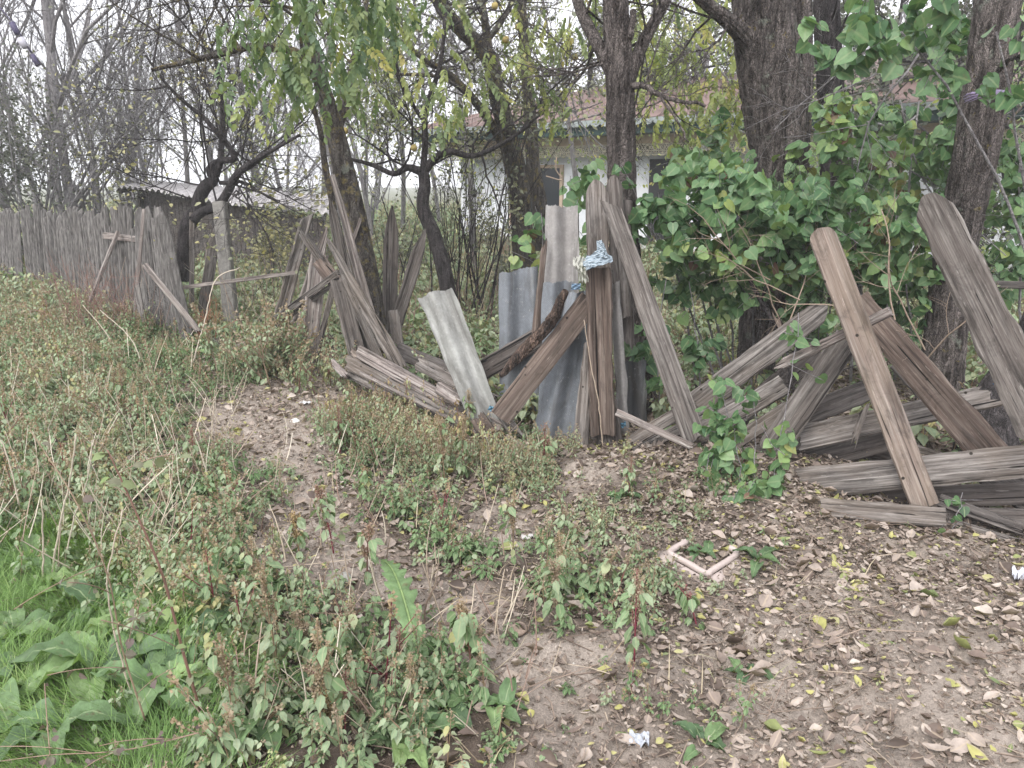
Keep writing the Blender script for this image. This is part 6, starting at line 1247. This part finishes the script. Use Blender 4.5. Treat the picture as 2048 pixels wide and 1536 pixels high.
twigs("dry orange weed at the foot of the concrete post", [(410, 690, 7.3, -.2, 1), (420, 700, 7.2, .2, 1), (405, 700, 7.2, -.1, 1), (430, 690, 7.3, .3, 1)], 66, (.25, .5), .004, leaf_mat("orange_twig", [(0, (.35, .16, .09)), (1, (.35, .16, .09))], .8, 0), (7, 5))
# shrubs with pale yellow leaves in the yard
for i, (lb_, u, v, n, h, t) in enumerate((("pale yellow leaved shrub between the concrete post and the tangle", 560, 600, 10, (.6, 1.2), .9), ("pale leaved shrub right behind the concrete post", 505, 580, 8, (.6, 1.1), .8), ("yellowish shrub behind the deeply grooved slat", 610, 560, 9, (.8, 1.5), .9), ("thin shrub in the yard behind the two pointed pickets", 830, 580, 7, (.5, .9), .5), ("dry shrub in front of the white house wall", 985, 520, 10, (.5, 1.0), .7), ("green shrub behind the bluish sheets", 1040, 600, 8, (.4, .7), .4), ("thin yellow leaved shrub under the hedge", 1400, 640, 7, (.4, .8), .8))):
    stems_bush("yard_shrub", lb_, G(u, v), n, h, .7, .006, B_grey, 400 + i, M_greyleaf, .06, t, keep=.55, per=3)

# ------------------------------------------------------------------ small things
# peeled log
p, rr = wpath([(1003, 752, 4.3, 12), (1035, 715, 4.3, 24), (1075, 675, 4.3, 27), (1105, 640, 4.28, 27), (1120, 605, 4.26, 22), (1131, 582, 4.25, 16)], .015)
A = Acc(); tube(A, p + R.randn(*p.shape) * .002, rr, 22, 0, .22, seed=5)
tag(A.build("peeled_log", bark_mat("peeled_red_bark", (.19, .13, .10), (.04, .03, .026), 0, vs=.7)), "crooked reddish log with peeling bark lying on the brown sawn board", "log")
# striped cloth draped over the post
m, n, b, out = mat_new("striped_cloth"); T = NT(n); co = T.attr("tint")
T.link(T.ramp(co, [(0, (.32, .36, .385)), (.45, (.35, .385, .40)), (.58, (.15, .20, .245)), (1, (.13, .18, .23))], 'LINEAR'), b.inputs['Base Color']); b.inputs['Roughness'].default_value = .9; M_cloth = m
def clothpatch(acc, grid, stripes, thick=.0, amp=.004, rs=R):
    """grid: 2D list of control points (pixel,Y); bilinear-smooth to a dense sheet"""
    g = np.array([[P(*q) for q in row] for row in grid]); nr, nc = g.shape[:2]; n, m = 46, 60; out = np.zeros((n, m, 3))
    for k in range(3):
        tmp = np.array([np.interp(np.linspace(0, nc - 1, m), np.arange(nc), g[i, :, k]) for i in range(nr)]); out[..., k] = np.array([np.interp(np.linspace(0, nr - 1, n), np.arange(nr), tmp[:, j]) for j in range(m)]).T
    s, c = np.meshgrid(np.linspace(0, 1, n), np.linspace(0, 1, m), indexing='ij'); out[..., 1] += amp * (np.sin(c * 23 + s * 7) + np.sin(s * 19 - c * 11) + .6 * np.sin(c * 41 + s * 23)); out[..., 2] += amp * .6 * np.sin(c * 29 + s * 3)
    i = (np.arange(n - 1)[:, None] * m + np.arange(m - 1)[None]).ravel(); q = np.stack([i, i + 1, i + m + 1, i + m], -1); tint = (.5 + .5 * np.sin((s * 1.0 + c * .18) * 2 * np.pi * stripes + .5 * np.sin(c * 9))); acc.add(out.reshape(-1, 3), [q], tint.ravel())
A = Acc(); clothpatch(A, [[(1193, 482, 4.22), (1203, 480, 4.22), (1208, 488, 4.22)], [(1194, 500, 4.2), (1206, 500, 4.19), (1215, 505, 4.2)], [(1178, 514, 4.2), (1204, 515, 4.17), (1221, 516, 4.2)]], 9)
clothpatch(A, [[(1160, 518, 4.22), (1180, 512, 4.2), (1202, 512, 4.2), (1224, 518, 4.22)], [(1165, 530, 4.18), (1180, 524, 4.15), (1200, 522, 4.15), (1225, 520, 4.2)], [(1172, 541, 4.16), (1182, 536, 4.13), (1202, 530, 4.13), (1226, 523, 4.18)]], 8)
clothpatch(A, [[(1172, 512, 4.25), (1200, 508, 4.35), (1224, 512, 4.3)], [(1172, 541, 4.16), (1200, 531, 4.13), (1226, 523, 4.18)]], 6, amp=.003)
tag(A.build("striped_cloth", M_cloth), "blue and white striped rag draped over the top of the central post", "cloth")
m, n, b, out = mat_new("milky_plastic"); b.inputs['Base Color'].default_value = (.45, .45, .40, 1); b.inputs['Roughness'].default_value = .3; b.inputs['Alpha'].default_value = .75; M_plas = m
A = Acc(); clothpatch(A, [[(1146, 516, 4.22), (1160, 512, 4.2), (1176, 518, 4.2)], [(1145, 532, 4.2), (1158, 530, 4.16), (1174, 536, 4.18)], [(1157, 545, 4.2), (1162, 545, 4.15), (1175, 548, 4.18)], [(1158, 560, 4.2), (1165, 566, 4.16), (1178, 562, 4.18)]], 1, amp=.009)
tag(A.build("plastic_bag", M_plas), "crumpled milky plastic bag stuck left of the striped cloth", "plastic bag")
def scrap(label, u, v, w_, h_, col, seed, name="litter_scrap", amp=.006, Y=None, lift=.012, cat="litter", tilt=0.0):
    rs = np.random.RandomState(seed); g = G(u, v) if Y is None else P(u, v, Y); 
    if Y is None: g[2] = float(hgt(g[0], g[1])) + lift
    n = 14; s, c = np.meshgrid(np.linspace(-.5, .5, n), np.linspace(-.5, .5, n), indexing='ij'); a = rs.rand() * .8 - .4; ca, sa = math.cos(a), math.sin(a); x = c * w_ * (1 + .1 * rs.randn()) + .1 * s * w_; y = s * h_; z = amp * (np.sin(c * 9 + 2) * np.cos(s * 8) + .6 * np.sin(s * 17 + c * 11)) + y * tilt
    if Y is None: V = np.stack([g[0] + x * ca - y * sa, g[1] + x * sa + y * ca, g[2] + z + .01], -1)
    else: V = np.stack([g[0] + x * ca - y * sa, g[1] + z, g[2] + y * ca + x * sa], -1)
    i = (np.arange(n - 1)[:, None] * n + np.arange(n - 1)[None]).ravel(); q = np.stack([i, i + 1, i + n + 1, i + n], -1); A = Acc(); V = V.reshape(-1, 3); A.add(np.vstack([V, V - [0, 0, .0015]]), [q, q[:, ::-1] + n * n]); return tag(A.build(name, simple(name + "_" + str(seed), col, .6, 40, .12)), label, cat)
scrap("crumpled whitish paper scrap lying on the litter at the bottom", 1278, 1481, .062, .05, (.38, .40, .44), 1, amp=.012)
scrap("white plastic wad at the right edge of the litter", 2036, 1180, .05, .06, (.5, .51, .56), 2, amp=.02)
scrap("bluish plastic scrap showing in the curl of the propped sheet", 1152, 573, .06, .035, (.16, .24, .33), 3, Y=4.4)
scrap("tiny bright blue scrap near the cracked end of the grey board", 1992, 762, .03, .03, (.05, .15, .28), 4, Y=4.0)
scrap("white scrap lying on the bare patch beyond the middle weeds", 612, 806, .07, .04, (.5, .5, .5), 5)
scrap("pale crumpled wrapper on the leaf litter by the mound", 1055, 1070, .05, .03, (.45, .43, .42), 6)
for (u, v, Y, sd) in ((985, 818, 4.3, 7), (1245, 850, 4.3, 8)): scrap("blue string shred at the foot of the pale leaning sheet" if sd == 7 else "blue plastic shred behind the central post foot", u, v, .05, .03, (.09, .19, .26), sd, Y=Y, amp=.012)
# cracked plastic frame: hexagonal rim with outer flange
A = Acc(); pin = [(1372, 1096), (1343, 1113), (1342, 1122), (1375, 1137), (1412, 1152), (1424, 1146), (1470, 1120), (1466, 1111), (1458, 1108)]; pts = np.array([G(u, v) for u, v in pin]); pts[:, 2] = [float(hgt(a[0], a[1])) + .03 for a in pts]
pp, _r = smooth_path(pts, np.ones(len(pts)), .008); tube(A, pp, .0135, 12); cen = pp.mean(0)
o1 = pp + nrmz((pp - cen) * [1, 1, 0]) * .012 - [0, 0, .012]; o2 = pp + nrmz((pp - cen) * [1, 1, 0]) * .052 - [0, 0, .024]; k = len(pp); V = np.vstack([o1, o2, o2 - [0, 0, .004], o1 - [0, 0, .004]]); i = np.arange(k - 1)
A.add(V, [np.stack([i, i + 1, i + 1 + k, i + k], -1), np.stack([i + k, i + 1 + k, i + 1 + 2 * k, i + 2 * k], -1), np.stack([i + 2 * k, i + 1 + 2 * k, i + 1 + 3 * k, i + 3 * k], -1)])
tag(A.build("broken_frame", simple("pinkish_cream_plastic", (.40, .335, .31), .45, 9, .12, .002)), "broken pinkish cream plastic frame lying open on the leaf litter", "frame")
# stones
for (u, v, r_, lb_) in ((688, 1177, .035, "smooth grey stone in the weeds by the narrow path"), (1380, 1005, .03, "small stone lying near the soil mound"), (1035, 1268, .035, "clod of earth beside the narrow path"), (590, 838, .03, "pale stone on the bare patch"), (1808, 1200, .014, "small white snail shell on the leaf litter")):
    g = G(u, v); me = bpy.data.meshes.new("stone"); bm = bmesh.new(); bmesh.ops.create_icosphere(bm, subdivisions=3, radius=r_); rs = np.random.RandomState(int(u)); ph = rs.rand(3) * 6
    for q in bm.verts: k = 1 + .16 * math.sin(q.co.x / r_ * 3 + ph[0]) * math.cos(q.co.y / r_ * 3 + ph[1]); q.co *= k; q.co.z *= .6
    for f_ in bm.faces: f_.smooth = True
    bm.to_mesh(me); bm.free(); o = bpy.data.objects.new("snail_shell" if 'shell' in lb_ else "stone", me); COL.objects.link(o); o.location = (g[0], g[1], float(hgt(g[0], g[1])) + r_ * .35)
    me.materials.append(simple("stone_" + str(int(u)), (.62, .60, .56) if ('shell' in lb_ or 'pale' in lb_) else (.25, .24, .22) if 'grey' in lb_ else (.26, .2, .16), .9, 60, .3, .003)); tag(o, lb_, "shell" if 'shell' in lb_ else "stone")
# lilac ribbon round the leaning trunk
A = Acc(); rs = np.random.RandomState(4)
for k in range(14):
    o_ = rs.randn() * 5; a = P(1930 + rs.uniform(-3, 3), 197 + o_, 4.78); b_ = P(1970, 186 + o_ * .6, 4.64); c_ = P(2020, 184 + o_ * .2, 4.78); tube(A, bez(a, b_ * 2 - (a + c_) / 2, c_, 12) + rs.randn(12, 3) * .002, .0028, 4)
tube(A, bez(P(2012, 184, 4.84), P(2030, 176, 4.86), P(2052, 166, 4.9), 8), .005, 6)
tag(A.build("lilac_ribbon", simple("lilac_plastic_twine", (.33, .27, .42), .6, 60, .2)), "frayed lilac twine tied round the leaning right trunk", "twine")
# cable fitting in the bare trees
A = Acc(); Y = 12.5
tube(A, np.array([P(-30, -20, Y), P(30, 50, Y), P(72, 122, Y)]), .008, 5)
tube(A, np.array([P(24, 45, Y), P(30, 58, Y), P(36, 68, Y)]), .045, 9); tube(A, np.array([P(64, 110, Y), P(70, 121, Y), P(77, 131, Y)]), .04, 9); tube(A, np.array([P(40, 77, Y), P(52, 95, Y)]), .055, 10, 1)
m, n, b, out = mat_new("cable_fitting"); T = NT(n); T.link(T.ramp(T.attr("tint"), [(0, (.06, .05, .10)), (1, (.40, .39, .43))]), b.inputs['Base Color'])
tag(A.build("cable_fitting", m), "dark cable with two black sleeves and a pale box between bare twigs", "cable")
# string hanging above the young lilac
A = Acc(); tube(A, smooth_path(np.array([P(1113, 315, 5.0), P(1112, 340, 5.0), P(1125, 360, 5.0), P(1092, 352, 5.0)]), np.ones(4), .02)[0], .004, 5); tag(A.build("dead_vine", M_straw), "thin pale vine curling above the tall beige sheet", "vine")

# ------------------------------------------------------------------ damp air
A = Acc(); hexa(A, [(-170, -40, -1.2), (170, -40, -1.2), (170, 270, -1.2), (-170, 270, -1.2)], [(-170, -40, 16), (170, -40, 16), (170, 270, 16), (-170, 270, 16)])
m = bpy.data.materials.new("damp_air"); m.use_nodes = True; n = m.node_tree; n.nodes.clear(); out = n.nodes.new("ShaderNodeOutputMaterial"); pv = n.nodes.new("ShaderNodeVolumePrincipled")
pv.inputs['Color'].default_value = (.92, .93, .97, 1); pv.inputs['Density'].default_value = .0030; n.links.new(pv.outputs[0], out.inputs['Volume'])
tag(A.build("haze", m, smooth=False), "thin pale damp air veiling the far trees", "haze", kind="stuff")
